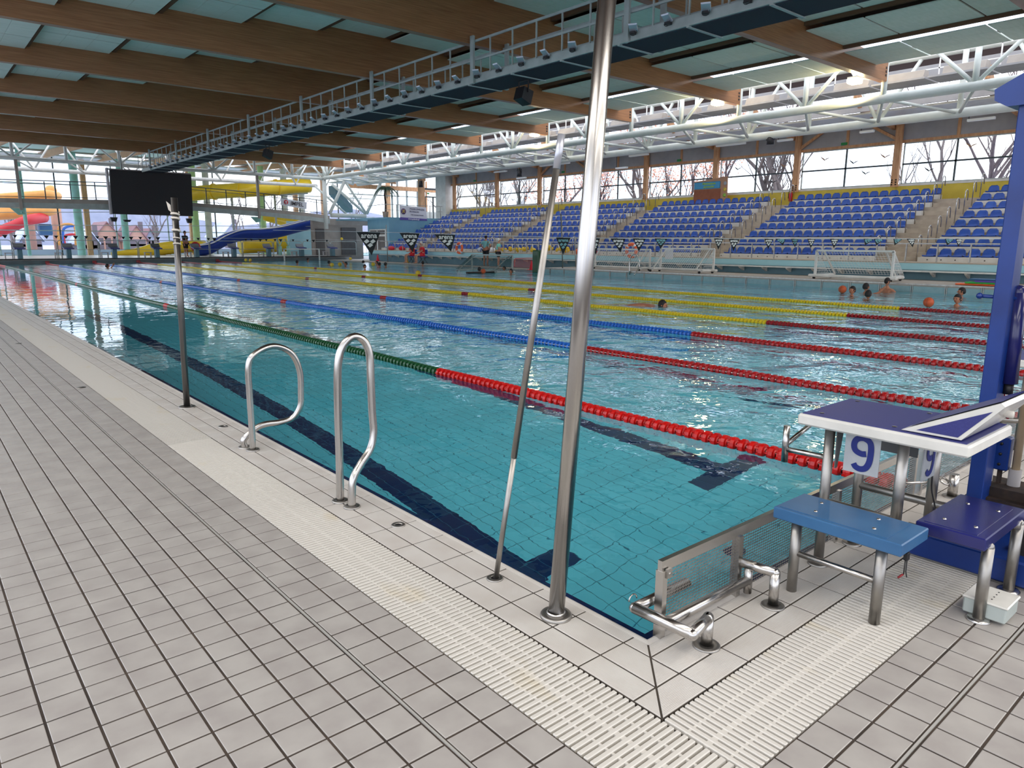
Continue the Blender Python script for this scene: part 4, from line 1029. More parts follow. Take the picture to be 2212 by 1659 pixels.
# blue slide (an open trough)
s5 = thing('wave_slide', 'dark blue open water slide curving down to the left', 'slide', (20, 57, 1.5))
P = smooth(path_px([(672, 484, 57), (640, 492, 57), (600, 502, 57), (560, 507, 57), (520, 509, 57), (487, 520, 57), (455, 537, 57), (425, 543, 57)], 57), 5)
vs = []; n = 9
for p in P:
    for j in range(n):
        a = PI+PI*j/(n-1); vs.append((p.x, p.y+.62*math.cos(a), p.z+.85*math.sin(a)+.42))
    for j in range(n-1, -1, -1):
        a = PI+PI*j/(n-1); vs.append((p.x, p.y+.56*math.cos(a), p.z+.79*math.sin(a)+.43))
m2 = 2*n; mb = MB(); mb.add(vs, [(i*m2+j, i*m2+(j+1) % m2, (i+1)*m2+(j+1) % m2, (i+1)*m2+j) for i in range(len(P)-1) for j in range(m2)], 0, True); mb.build('chute', 'slide_blue', s5)
mb = MB(); mb.tube([(p.x, p.y-.6, p.z+.44) for p in P], .05, 6); mb.tube([(p.x, p.y+.6, p.z+.44) for p in P], .05, 6); mb.build('rim', 'banner_white', s5)
for u in (604, 622): 
    p = at(u, 520, 'y', 57); mb = MB(); mb.tube([(p[0], 57, .1), (p[0], 57, 1.0)], .16, 8); mb.bar((p[0], 57, 1.0), (p[0]-.25, 57, 1.6), .06, .06); mb.bar((p[0], 57, 1.0), (p[0]+.25, 57, 1.6), .06, .06); mb.build('support', 'frame_teal', s5)
# glazing of the upper gallery (behind palm and banner)
g_ = thing('window_21', None, None, (30, 56, 5)); g_['kind'] = 'structure'
for u in (848, 860, 880, 903, 922):
    p = at(u, 440, 'y', 56.0); mb = MB(); mb.box(p[0]-.06, 56, 3.2, p[0]+.06, 56.12, 6.9); mb.build('mullion', 'grey_paint' if u != 922 else 'timber', g_)
for v in (405, 425): p = at(880, v, 'y', 56.0); mb = MB(); mb.box(28.5, 56, p[2]-.04, 36, 56.1, p[2]+.04); mb.build('transom', 'grey_paint', g_)
mb = MB(); mb.box(28.5, 55.9, 5.95, 38, 56.3, 6.3); mb.build('lintel', 'timber', g_)
mb = MB(); mb.add([(28.5, 56.05, 3.2), (38, 56.05, 3.2), (38, 56.05, 6), (28.5, 56.05, 6)], [(0, 1, 2, 3)]); mb.build('pane', 'window_glass', g_)
for i, u in enumerate((912, 974)):
    p = at(u, 430, 'y', 50.5); t = thing('gallery_post', 'timber post of the upper gallery, %s the terrace door' % ('left of' if i == 0 else 'right of'), 'post', (p[0], 50.5, 3.2)); mb = MB(); mb.box(p[0]-.22, 50.4, 3.2, p[0]+.22, 50.8, 6.8); mb.build('timber', 'timber', t)
d = thing('door_5', None, None, (32, 50.5, 3.2)); d['kind'] = 'structure'
a = at(918, 425, 'y', 50.5); b = at(972, 425, 'y', 50.5)
mb = MB(); mb.box(a[0], 50.5, a[2]-.05, b[0], 50.6, a[2]+.05)
for u in (918, 936, 955, 971): p = at(u, 425, 'y', 50.5); mb.box(p[0]-.05, 50.5, 3.2, p[0]+.05, 50.6, a[2])
mb.box(a[0], 50.5, 5.7, b[0], 50.6, 5.85); mb.build('door_frame', 'frame_dark', d)
mb = MB(); mb.box(a[0], 50.52, 3.2, b[0], 50.58, 3.9); mb.build('door_panel', 'white_concrete', d)
for i, u in enumerate((926, 955)):
    p = at(u, 418, 'y', 50.4); mb = MB(); mb.box(p[0]-.1, 50.46, p[2]-.06, p[0]+.1, 50.5, p[2]+.06); tag(mb.build('exit_sign', 'exit_green', None, tuple(p)), 'green exit sign above the terrace door, %s one' % ('left' if i == 0 else 'right'), 'sign', 'green exit signs')
# gallery balustrade above the blue wall
t = thing('gallery_railing', 'glass and steel railing above the blue wall', 'railing', (29, 46.3, 3.2))
mb = MB(); mb.tube([(26.3, 46.4, 4.15), (31.5, 46.4, 4.15)], .025, 6); mb.tube([(26.3, 46.4, 3.75), (31.5, 46.4, 3.75)], .015, 6); mb.tube([(26.3, 46.4, 4.15), (27, 50.3, 4.15)], .025, 6); mb.build('rails', 'steel_dull', t)
for k in range(6): mb = MB(); mb.box(26.3+k*1.0, 46.38, 3.2, 26.34+k*1.0, 46.42, 4.15); mb.build('rail_post', 'steel_dull', t)
# outside staircase / ramp seen through the corner
mb = MB(); a = at(725, 400, 'y', 63); b = at(762, 452, 'y', 63); mb.prism([(a[0], 63, a[2]), (b[0], 63, b[2]+.3), (b[0], 63, b[2]-.3), (a[0], 63, a[2]-.8)], (0, 1.5, 0)); tag(mb.build('slide_stair', 'teal_dark', None, tuple(a)), 'dark teal slide staircase behind the corner struts', 'staircase')
# palm
p = at(833, 470, 'y', 47.5); x, y = p[0], 47.5; pm = thing('potted_palm', 'potted palm with dark drooping fronds on the gallery', 'palm', (x, y, 3.2))
zt_ = at(838, 405, 'y', 47.5)[2]
mb = MB(); mb.lathe([(.0, 3.2), (.17, 3.2), (.24, 3.62), (.26, 3.66), (.2, 3.66), (0, 3.6)], (x, y, 0), 12); mb.build('pot', 'terracotta', pm)
mb = MB(); mb.tube([(x, y, 3.6), (x+.03, y, 4.3), (x-.02, y, 4.9), (x+.05, y, zt_)], [.09, .08, .07, .08], 8); mb.build('trunk', 'palm_trunk', pm)
r2 = random.Random(3)
for k in range(18):
    az = 2*PI*k/18+r2.uniform(-.2, .2); Ls = r2.uniform(.7, 1.15); pr = []; up_ = r2.uniform(.3, .9)
    for i in range(7): s = i/6; pr.append(Vector((x+.05+math.cos(az)*Ls*s*.95, y+math.sin(az)*Ls*s*.95, zt_+up_*.5*s-1.0*s*s)))
    mb = MB(); mb.tube(pr, [.015]*6+[.004], 4)
    for i in range(1, 7):
        d = (pr[i]-pr[i-1]).normalized(); sd = d.cross(Vector((0, 0, 1))).normalized()
        for q in (0, .33, .66):
            c = pr[i-1].lerp(pr[i], q)
            for sgn in (-1, 1):
                tip = c+sd*sgn*.2*(1.1-i/8)+d*.1+Vector((0, 0, -.14)); mb.add([c, c+d*.05, tip], [(0, 1, 2)])
    mb.build('frond', 'palm_leaf', pm)
# ================================================================== steel poles and handrails on the coping
def flange(t, x, y, r, h=.012, n=24):
    mb = MB(); mb.lathe([(r, 0), (r, h*.6), (r*.93, h), (r*.4, h), (r*.4, 0)], (x, y, 0), n); mb.build('base_flange', 'steel_dull', t)
t = thing('tall_pole', 'tall thick polished steel pole in the coping near the pool corner', 'pole', (-.134, .341, 0))
a = Vector((-.134, .341, 0)); b = Vector(at(1311, 0, 'y', .341-.05)); e = a+(b-a)*1.25
mb = MB(); mb.tube([tuple(a), tuple(e)], .0315, 28); mb.build('shaft', 'steel', t)
flange(t, a.x, a.y, .062, .014, 32); mb = MB(); mb.lathe([(.0315, 0), (.037, .003), (.037, .010), (.0315, .013)], (a.x, a.y, .01), 28); mb.build('collar', 'steel', t)
def socket(x, y, lab, r=.036):
    t = thing('pole_socket', lab, 'socket', (x, y, 0)); mb = MB(); mb.lathe([(r, .0), (r, .004), (r*.9, .007), (r*.5, .006), (r*.46, -.03)], (x, y, 0), 28); mb.build('ring', 'steel_dull', t)
    mb = MB(); mb.lathe([(r*.47, .0035), (0, .003)], (x, y, 0), 20); mb.build('hole', 'black', t)
socket(-.118, .737, 'steel floor socket in which the leaning pole stands', .037)
socket(-.127, 1.511, 'empty steel floor socket right of the second handrail loop', .036)
socket(-.134, 4.083, 'empty steel floor socket left of the first handrail loop', .036)
t = thing('leaning_pole', 'thin dull aluminium pole leaning in its floor socket', 'pole', (-.118, .737, 0))
a = Vector((-.116, .737, -.02)); b = Vector(at(1213, 290, 'y', .62)); mid = a.lerp(b, .30)
mb = MB(); mb.tube([tuple(a), tuple(mid)], .0115, 14); mb.build('lower_tube', 'steel_dull', t)
mb = MB(); mb.tube([tuple(mid), tuple(a.lerp(b, .93))], .0135, 16); mb.build('upper_tube', 'steel_dull', t)
mb = MB(); mb.tube([tuple(a.lerp(b, .93)), tuple(b)], .0148, 16); mb.build('end_sleeve', 'silver', t)
t = thing('flag_post', 'grey steel post wrapped with torn white tape near its top', 'pole', (-.146, 4.954, 0))
a = Vector((-.146, 4.954, 0)); b = Vector(at(376, 427, 'y', 4.954)); mb = MB(); mb.tube([tuple(a), tuple(b)], .026, 18); mb.build('shaft', 'post_grey', t)
flange(t, a.x, a.y, .07, .012)
for k, (f0, f1) in enumerate(((.935, .92), (.915, .9), (.86, .845), (.825, .81), (.795, .785))):
    mb = MB(); pts = []
    for i in range(13):
        th = 2*PI*i/12; c = a.lerp(b, f0+(f1-f0)*i/12-.004*math.sin(th)); pts.append(c+Vector((math.cos(th)*.028, math.sin(th)*.028, 0)))
    mb.tube(pts, .011 if k < 3 else .006, 4); mb.build('tape_wrap', 'tape', t)
mb = MB(); c = a.lerp(b, .955); mb.add([c+Vector((-.03, 0, .02)), c+Vector((-.06, .01, .05)), c+Vector((-.05, 0, -.02)), c+Vector((-.028, 0, -.04))], [(0, 1, 2, 3)]); mb.build('loose_tape', 'tape', t)
# grab rail loops: two bends of one tube each
def rail(name, lab, pts, f1, f2, r=.0215):
    t = thing(name, lab, 'handrail', (pts[0][0], pts[0][1], 0)); mb = MB(); P = smooth(pts, 7); mb.tube(P, r, 18); mb.build('bent_tube', 'steel', t)
    for f in (f1, f2): flange(t, f[0], f[1], .046, .01)
# wide loop (farther): stands across the edge, over the water
def loop_pts(base, back, wy, h, low, far):
    pass
bx, by = -.195, 3.305
P1 = [(bx, by, 0), (bx, by, .25), (bx, by, .50), (bx, by, .70)]
T1 = [at(537, 790, 'y', by), at(552, 764, 'y', by), at(590, 748, 'y', by), at(628, 762, 'y', by), at(647, 800, 'y', by), at(650, 850, 'y', by), at(648, 880, 'y', by), at(632, 903, 'y', by+.02), at(605, 912, 'y', by+.05), at(575, 916, 'y', by+.08), at(553, 925, 'y', by+.1), at(538, 945, 'y', by+.1), at(536, 965, 'y', by+.1)]
P1 = [(bx, by, 0), at(543, 910, 'y', by), at(539, 850, 'y', by)]+T1
P1 = [tuple(p) for p in P1]; P1[-1] = (-.213, 3.405, 0); P1[-2] = (-.215, 3.405, .06)
rail('handrail_loop', 'wide polished steel handrail loop, farther of the two', P1, P1[0][:2], P1[-1][:2])
bx, by = -.193, 2.014
P2 = [(bx, by, 0)]+[tuple(at(u, v, 'y', by-d)) for u, v, d in ((733, 980, .0), (730, 880, 0), (730, 790, 0), (740, 750, .0), (762, 728, .01), (785, 735, .02), (798, 765, .03), (801, 820, .04), (804, 890, .05), (807, 935, .06), (800, 970, .07), (778, 1005, .09), (762, 1040, .11))]+[(-.186, 1.893, 0)]
rail('handrail_loop', 'narrow tall polished steel handrail loop, nearer of the two', P2, P2[0][:2], P2[-1][:2])

# ================================================================== perforated turning panel at the pool end
t = thing('turning_panel', 'perforated stainless steel turning panel at the pool end', 'panel', (.05, .0, 0), 'perforated panels along the pool end')
def perf_panel(t, x0, x1, y=.0, z0=-.015, z1=.262):
    mb = MB(); pitx, pitz = .0175, .0125; nx = int((x1-x0)/pitx); nz = int((z1-z0)/pitz); dx = (x1-x0)/nx; dz = (z1-z0)/nz
    # a sheet with slanted slots: each cell is a ring of four strips round a hole
    for i in range(nx):
        for j in range(nz):
            cx = x0+(i+.5)*dx; cz = z0+(j+.5)*dz; a, b = dx/2, dz/2; hx, hz = dx*.41, dz*.28; s = dz*.16
            V = [(cx-a, y, cz-b), (cx+a, y, cz-b), (cx+a, y, cz+b), (cx-a, y, cz+b), (cx-hx, y, cz-hz-s), (cx+hx, y, cz-hz+s), (cx+hx, y, cz+hz+s), (cx-hx, y, cz+hz-s)]
            mb.add(V, [(0, 1, 5, 4), (1, 2, 6, 5), (2, 3, 7, 6), (3, 0, 4, 7)])
    mb.build('perforated_sheet', 'steel_dull', t)
def panel_unit(t, x0, x1, mids):
    perf_panel(t, x0+.015, x1-.015)
    mb = MB(); mb.box(x0, -.016, .262, x1, .004, .302); mb.build('top_rail', 'steel', t)
    mb = MB(); mb.box(x0, -.02, -.045, x1, .012, -.012); mb.build('bottom_rail', 'steel_dull', t)
    for x in [x0+.01, x1-.01]+mids:
        mb = MB(); mb.box(x-.012, -.024, -.06, x+.014, .01, .262); mb.build('upright', 'steel', t)
panel_unit(t, .045, 2.33, [.548, 1.4])
mb = MB(); mb.box(.06, -.03, .235, .085, -.02, .27); mb.lathe([(0, -.033), (.006, -.033), (.006, -.028)], (.072, 0, .252), 8, axis='y'); mb.build('corner_clip', 'steel_dull', t)
t2 = thing('turning_panel', 'next perforated steel turning panel behind the starting block', 'panel', (2.4, 0, 0), 'perforated panels along the pool end')
panel_unit(t2, 2.42, 4.6, [3.4])
# holding brackets of the panel
t = thing('panel_bracket', 'bent steel tube bracket with round foot at the pool corner', 'bracket', (.137, -.157, 0))
A = (.137, -.157, 0); z = .112
mb = MB(); mb.tube([A, (.137, -.157, z)], .021, 18); mb.tube([(.137, -.157, z), (.137-.02, -.163, z)], .021, 18); mb.sphere((.137, -.157, z), .021, 14, 8); mb.tube([(.137, -.157, z), (-.003, -.19, z)], .021, 18); mb.build('foot_tube', 'steel', t)
B = (-.003, -.19, z); Cc = (-.012, .055, z); mb = MB(); mb.tube([B, Cc], .021, 18); mb.sphere(B, .021, 14, 8); mb.sphere(Cc, .021, 14, 8); mb.tube([Cc, (.3, .052, z)], .02, 16); mb.build('edge_tube', 'steel', t)
mb = MB(); mb.tube([(-.003, -.06, .09), (.575, -.05, .075)], .019, 16); mb.tube([(.575, -.05, .02), (.575, -.05, .135)], .017, 14); mb.build('lower_tube', 'steel', t)
mb = MB(); mb.tube(arc((.0, .075, z+.02), .022, 0, PI, 8, (1, 0, 0), (0, 0, 1)), .0028, 6); mb.build('eyelet', 'steel', t)
mb = MB(); mb.lathe([(0, -.006), (.009, -.006), (.009, 0)], (-.01, -.075, z-.004), 8, axis='x'); mb.build('bolt', 'steel_dull', t)
flange(t, A[0], A[1], .05, .008, 28)
t = thing('panel_bracket', 'bent steel tube bracket with round foot left of the light blue step', 'bracket', (.587, -.158, 0))
mb = MB(); mb.tube([(.587, -.158, 0), (.587, -.158, .143)], .0195, 18); mb.sphere((.587, -.158, .143), .0195, 14, 8); mb.tube([(.587, -.158, .143), (.563, .0, .143)], .0195, 18); mb.build('bent_tube', 'steel', t)
flange(t, .587, -.158, .046, .008, 28)

# ================================================================== starting block 9
t = thing('starting_block', 'starting block number 9 with dark blue grip platform and white edge', 'starting block', (1.23, -.32, 0))
X0, X1, YA, YB_ = .985, 1.475, .012, -.655
mb = MB(); mb.bbox(X0, YB_, .652, X1, YA, .70, .008); mb.build('platform', 'white_gloss', t)
mb = MB(); mb.box(X0+.018, YB_+.018, .7, X1-.014, YA-.014, .703); mb.build('grip_sheet', 'plate_navy', t)
for (u, v) in ((1.06, -.06), (1.42, -.05), (1.06, -.36), (1.42, -.36)):
    mb = MB(); mb.lathe([(0, .7045), (.009, .7045), (.011, .703)], (u, v, 0), 10); mb.build('screw', 'steel', t)
for (x, y, lab) in ((1.098, -.086, 0), (1.44, -.083, 0), (1.098, -.39, 0), (1.44, -.40, 0)):
    mb = MB(); mb.tube([(x, y, 0 if y > -.2 else .20), (x, y, .655)], .0215, 16); l_ = mb.build('leg', 'steel_dull', t)
    if y > -.2: mb = MB(); mb.lathe([(.045, 0), (.045, .007), (.04, .01), (.02, .01)], (x, y, 0), 24); mb.build('foot_flange', 'steel_dull', l_)
mb = MB(); mb.tube([(1.44, -.085, .30), (1.44, -.74, .30)], .018, 14); mb.build('side_rail', 'steel_dull', t)
mb = MB(); mb.tube([(1.098, -.085, .30), (1.098, -.40, .30)], .018, 14); mb.build('side_rail', 'steel_dull', t)
# front hand bar
hb = MB(); c = (1.03, .085); hb.tube([(c[0]+.05, .105, .44), (c[0]+.05, .105, .61)], .0145, 14); hb.tube([(c[0]+.05, .105, .50), (1.10, -.07, .50)], .0125, 12); hb.tube([(c[0]+.05, .105, .52), (1.30, .10, .585)], .011, 10)
hb.build('hand_grip', 'steel', t)
# number plates on four sides
def plate(name, x0, y0, x1, y1, z0, z1, mat):
    mb = MB(); mb.prism([(x0, y0, z0), (x1, y1, z0), (x1, y1, z1), (x0, y0, z1)], (.004 if x0 == x1 else 0, .004 if y0 == y1 else 0, 0)); return mb.build(name, mat, t)
def nine(par, c, xd, up):
    # bold digit: a stroke that runs round the bowl and down into the hooked tail
    xd, up = Vector(xd), Vector(up); n = xd.cross(up); c = Vector(c); W2_, t_ = .034, .0125
    ctr = [(-.030, -.048), (-.020, -.061), (0, -.066), (.020, -.058), (.032, -.034), (.036, .0), (.035, .036), (.026, .058), (.0, .068), (-.026, .058), (-.035, .034), (-.027, .010), (-.002, .0), (.018, .003)]
    P = [Vector((a, b, 0)) for a, b in ctr]; S = smooth(P, 4); L_, R_ = [], []
    for i, p in enumerate(S):
        d = (S[min(i+1, len(S)-1)]-S[max(i-1, 0)]).normalized(); s = Vector((-d.y, d.x, 0)); L_.append(p+s*t_); R_.append(p-s*t_)
    for k, (a, b) in enumerate(zip((0,), (0,))): pass
    q = lambda v, h: c+xd*v.x+up*v.y+n*h
    m_ = len(S); vs = [q(v, .0008) for v in L_]+[q(v, .0008) for v in R_]
    mb = MB(); mb.add(vs, [(i, i+1, m_+i+1, m_+i) for i in range(m_-1)]); return mb.build('digit', 'digit_blue', par)
n1 = plate('number_plate', 1.075, -.31, 1.075, -.165, .47, .65, 'sign_grey')
nine(n1, (1.0735, -.238, .558), (0, -1, 0), (0, 0, 1))
n2 = plate('number_plate', 1.225, -.425, 1.365, -.425, .45, .63, 'sign_grey')
nine(n2, (1.295, -.4265, .54), (1, 0, 0), (0, 0, 1))
n3 = plate('number_plate', 1.40, -.34, 1.40, -.15, .50, .65, 'sign_back')
mb = MB(); mb.prism([(1.09, -.12, .655), (1.16, -.12, .655), (1.12, -.12, .46), (1.10, -.12, .46)], (0, .004, 0)); mb.build('plate_bracket', 'sign_back', t)
# adjustable foot wedge
xa, xb = X0+.035, X1-.02
def wedge(x): return [(x, -.385, .706), (x, -.60, .706), (x, -.655, .80), (x, -.70, .862), (x, -.69, .868)]
mb = MB(); mb.prism([(xa, -.40, .706), (xa, -.612, .708), (xa, -.735, .856), (xa, -.722, .868)], (xb-xa, 0, 0)); w_ = mb.build('foot_wedge', 'white_gloss', t)
mb = MB(); mb.prism([(xa-.0015, -.455, .716), (xa-.0015, -.60, .716), (xa-.0015, -.70, .833)], (.001, 0, 0)); mb.build('wedge_side_inlay', 'plate_navy', w_)
mb = MB(); nrm = Vector((0, .405, .90)).normalized(); p0 = Vector((xa+.03, -.415, .7125)); p1 = Vector((xa+.03, -.718, .8665)); mb.add([p0+nrm*.004, p0+nrm*.004+Vector((xb-xa-.05, 0, 0)), p1+nrm*.004+Vector((xb-xa-.05, 0, 0)), p1+nrm*.004], [(0, 1, 2, 3)]); mb.build('wedge_grip', 'plate_navy', w_)
mb = MB(); mb.lathe([(0, -.03), (.014, -.03), (.014, 0)], ((xa+xb)/2, -.68, .79), 10, axis='y'); mb.build('wedge_knob', 'grate_white', w_)
# cable below the platform
mb = MB(); mb.tube(smooth([(1.36, -.42, .45), (1.375, -.42, .38), (1.38, -.44, .30), (1.33, -.46, .22), (1.22, -.42, .17), (1.12, -.36, .19), (1.15, -.30, .22)], 6), .0035, 6); mb.build('cable', 'black', t)
# light blue step
t = thing('step_bench', 'light blue plastic step on steel legs beside the starting block', 'step', (.84, -.31, 0))
mb = MB(); mb.bbox(.715, -.56, .312, .965, -.058, .36, .004); mb.build('tread', 'step_blue', t)
mb = MB(); mb.box(.735, -.50, .36, .945, -.075, .362); mb.build('tread_inlay', 'step_blue', t)
for (x, y) in ((.79, -.20), (.90, -.17), (.79, -.43), (.90, -.40)):
    mb = MB(); mb.lathe([(0, .366), (.006, .366), (.008, .362)], (x, y, 0), 10); mb.build('screw', 'steel', t)
for y in (-.138, -.475):
    mb = MB(); mb.tube([(.768, y, 0), (.768, y, .30)], .0205, 16); mb.sphere((.768, y, .30), .0205, 12, 6); l_ = mb.build('leg', 'steel_dull', t)
    mb = MB(); mb.box(.78, y-.012, .285, .95, y+.012, .315); mb.build('tread_bearer', 'steel_dull', t)
    mb = MB(); mb.tube([(.95, y, .30), (1.098, y+(.05 if y > -.2 else .08), .30)], .013, 10); mb.build('tie_tube', 'steel_dull', t)
mb = MB(); mb.tube([(.768, -.138, .17), (.768, -.475, .17)], .0125, 12); mb.build('cross_tube', 'steel', t)
# carabiner with red tag hanging below the step
t = thing('clip', 'black clip with a small red pull hanging below the light blue step', 'clip', (.84, -.545, .3)); x, y = .845, -.535
mb = MB(); mb.bbox(x-.012, y-.008, .255, x+.012, y+.008, .287, .003); mb.tube([(x, y, .287), (x, y, .315)], .004, 6); mb.build('clip_body', 'black', t)
mb = MB(); mb.tube([(x-.008, y, .255), (x-.01, y, .20)], .0022, 5); mb.tube([(x+.008, y, .255), (x+.01, y, .205), (x-.004, y-.01, .19)], .0022, 5); mb.build('wire', 'black', t)
mb = MB(); mb.tube([(x-.01, y+.002, .20), (x-.028, y+.012, .188)], .004, 6); mb.build('red_pull', 'float_darkred', t)
# dark blue step
t = thing('step_bench', 'glossy dark navy plastic step on a steel frame behind the starting block', 'step', (1.25, -.6, 0))
mb = MB(); mb.bbox(1.02, -.735, .306, 1.50, -.492, .355, .004); mb.build('tread', 'step_navy', t)
mb = MB(); mb.box(1.04, -.70, .355, 1.46, -.515, .357); mb.build('tread_inlay', 'step_navy', t)
for (x, y) in ((1.12, -.56), (1.12, -.67), (1.38, -.56), (1.38, -.67)):
    mb = MB(); mb.lathe([(0, .361), (.006, .361), (.008, .357)], (x, y, 0), 10); mb.build('screw', 'steel', t)
for x in (1.100, 1.462):
    mb = MB(); mb.tube([(x, -.725, 0), (x, -.725, .30)], .021, 16); mb.sphere((x, -.725, .30), .021, 12, 6); l_ = mb.build('leg', 'steel_dull', t)
    mb = MB(); mb.lathe([(.043, 0), (.043, .006), (.036, .012), (.02, .013)], (x, -.725, 0), 24); mb.build('foot_flange', 'steel', l_)
    mb = MB(); mb.tube([(x, -.725, .295), (x, -.44, .295)], .017, 14); mb.build('tread_bearer', 'steel_dull', t)
# white control box on the floor
t = thing('floor_box', 'low off-white plastic box on the deck under the navy step', 'box', (1.18, -.74, 0))
mb = MB(); mb.bbox(1.105, -.81, .012, 1.255, -.665, .075, .005); mb.build('box_body', 'grey_paint', t); mb = MB(); mb.bbox(1.10, -.815, .072, 1.26, -.66, .082, .004); mb.build('lid', 'white_gloss', t)
for k in range(8):
    mb = MB(); mb.lathe([(0, .0835), (.003, .0835), (.003, .082)], (1.14+.028*(k % 4), -.70-.05*(k//4), 0), 6); mb.build('lid_hole', 'black', t)

# ================================================================== blue pool lift
t = thing('pool_lift', 'tall blue steel pool hoist with tubes and red cords at the right edge', 'hoist', (1.75, -.5, 0))
mb = MB(); mb.bbox(1.505, -1.1, .01, 2.35, -.31, .12, .008); mb.build('base_plate', 'post_blue', t)
mb = MB(); mb.prism([(1.50, -.40, .12), (1.50, -.62, .12), (1.50, -.55, .26), (1.50, -.47, .26)], (.012, 0, 0)); mb.build('gusset', 'post_blue', t)
PX, PY_ = 1.80, -.43
mb = MB(); mb.bbox(PX, PY_-.065, .1, PX+.115, PY_+.0, 2.12, .004); mb.build('post', 'post_blue', t)
mb = MB(); mb.bbox(PX+.05, -.74, .1, PX+.165, -.665, 2.12, .004); mb.build('post', 'post_blue', t)
a = at(2158, 205, 'x', PX); b = at(2175, 240, 'x', PX)
mb = MB(); y0 = a[1]; mb.prism([(PX-.03, y0+.005, 2.03), (PX-.03, y0-.045, 2.0), (PX-.03, -.80, 2.0), (PX-.03, -.80, 2.25), (PX-.03, -.56, 2.19), (PX-.03, y0+.01, 2.075)], (.2, 0, 0)); mb.build('top_plate', 'post_blue', t)
mb = MB(); mb.lathe([(0, -.004), (.007, -.004), (.007, 0)], (PX-.03, -.47, 2.05), 8, axis='x'); mb.build('bolt', 'black', t)
for (u, v, nm) in ((2136, 990, 'beige_tube'), (2196, 1000, 'beige_tube')):
    p = at(u, v, 'x', 2.0)
    mb = MB(); mb.tube([(2.0, p[1], .32), (2.0, p[1], 2.1)], .0175, 14); mb.build('guide_tube', nm, t)
    mb = MB(); mb.tube([(2.0, p[1], .16), (2.0, p[1], .38)], .027, 14); mb.build('sleeve', 'grey_wall', t)
p = at(2145, 1000, 'x', 1.98); q = at(2164, 980, 'x', 1.98); yc = q[1]
mb = MB(); mb.bbox(1.96, yc-.034, .37, 2.02, yc+.034, .53, .006); mb.build('valve_block', 'post_blue', t)
for dz in (.40, .45, .50): mb = MB(); mb.lathe([(0, -.006), (.007, -.006), (.007, 0)], (1.96, yc, dz), 8, axis='x'); mb.build('bolt', 'black', t)
mb = MB(); mb.tube([(1.99, yc, .22), (1.99, yc, .37)], .011, 8); mb.lathe([(0, .25), (.02, .25), (.02, .27), (.0, .27)], (1.99, yc, 0), 10); mb.build('piston_rod', 'rust', t)
mb = MB(); mb.bbox(1.93, -.70, .14, 2.08, -.36, .20, .01); mb.bbox(1.95, yc+.025, .18, 2.05, yc+.085, .28, .008); mb.bbox(1.95, yc-.085, .18, 2.05, yc-.02, .28, .008); mb.build('pump_block', 'rust', t)
mb = MB()
for k in range(5): mb.box(1.86, -.68, .05+.045*k, 1.95, -.46, .075+.045*k)
mb.box(1.90, -.72, .02, 2.1, -.42, .30); mb.build('motor', 'rust', t)
mb = MB(); mb.lathe([(.010, -.01), (.016, -.01), (.016, 0), (.010, 0), (.010, -.01)], (1.925, yc, .17), 12, axis='x'); mb.build('ring_bolt', 'float_darkred', t)
mb = MB(); w0 = at(2212, 1235, 'x', 1.64); mb.lathe([(.03, -.05), (.08, -.05), (.125, -.035), (.135, 0), (.125, .035), (.08, .05), (.03, .05)], (1.64, -.80, .14), 24, axis='x'); mb.build('wheel', 'rubber', t)
p = at(2188, 735, 'x', 1.9); q0 = at(2200, 632, 'x', 1.9); q1 = at(2180, 828, 'x', 1.9)
mb = MB(); mb.tube([tuple(q1), tuple(q0)], .034, 18); mb.sphere(tuple(q0), .034, 14, 8); g_ = mb.build('padded_handle', 'step_navy', t)
mb = MB(); mb.tube([(q1[0], q1[1], q1[2]-.05), tuple(q1)], .02, 12); mb.build('handle_grip', 'black', g_)
p0 = at(2116, 639, 'x', PX-.01); p1 = at(2202, 645, 'x', 1.88); mb = MB(); mb.tube([tuple(p0), tuple(p1)], .0085, 10); mb.sphere(tuple(p0), .014, 10, 6); mb.build('cross_rod', 'post_blue', t)
for i, (u0, v0, u1, v1) in enumerate(((2205, 400, 2166, 905), (2212, 470, 2175, 905), (2209, 430, 2178, 905))):
    a = at(u0, v0, 'x', 1.97+.02*i); b = at(u1, v1, 'x', 1.97+.02*i); mb = MB(); mb.tube([tuple(a+(a-b)*.6), tuple(b)], .0028, 5); mb.build('cord', 'rope_red', t)
# neighbour block behind the lift
t = thing('starting_block', 'white edged starting block of the next lane, mostly hidden by the blue lift', 'starting block', (3.75, -.3, 0))
mb = MB(); mb.bbox(3.48, -.64, .652, 4.0, .02, .70, .008); mb.build('platform', 'white_gloss', t); mb = MB(); mb.box(3.5, -.62, .7, 3.98, .0, .703); mb.build('grip_sheet', 'plate_navy', t)
for x, y in ((3.55, -.09), (3.95, -.09), (3.55, -.4), (3.95, -.4)): mb = MB(); mb.tube([(x, y, 0), (x, y, .655)], .0215, 14); mb.build('leg', 'steel_dull', t)
mb = MB(); mb.tube([(3.4, .0, .30), (3.6, -.3, .3), (3.9, -.5, .3)], .018, 10); mb.build('side_rail', 'steel_dull', t)
# small bollard and rail bracket seen behind the block
t = thing('rope_anchor', 'short steel bollard with ring behind the starting block', 'bollard', (2.35, -.2, 0)); p = at(2056, 1073, 'z', 0); x, y = p[0], p[1]; t.location = (x, y, 0)
mb = MB(); mb.tube([(x, y, 0), (x, y, .135)], .026, 16); mb.build('stub', 'steel', t); flange(t, x, y, .05, .008); mb = MB(); mb.tube(arc((x-.06, y+.03, .1), .035, 0, 2*PI, 12, (1, 0, 0), (0, .6, .4)), .006, 6); mb.tube([(x-.1, y+.05, .1), (x-.38, y+.16, .12)], .008, 6); mb.build('ring', 'steel', t)
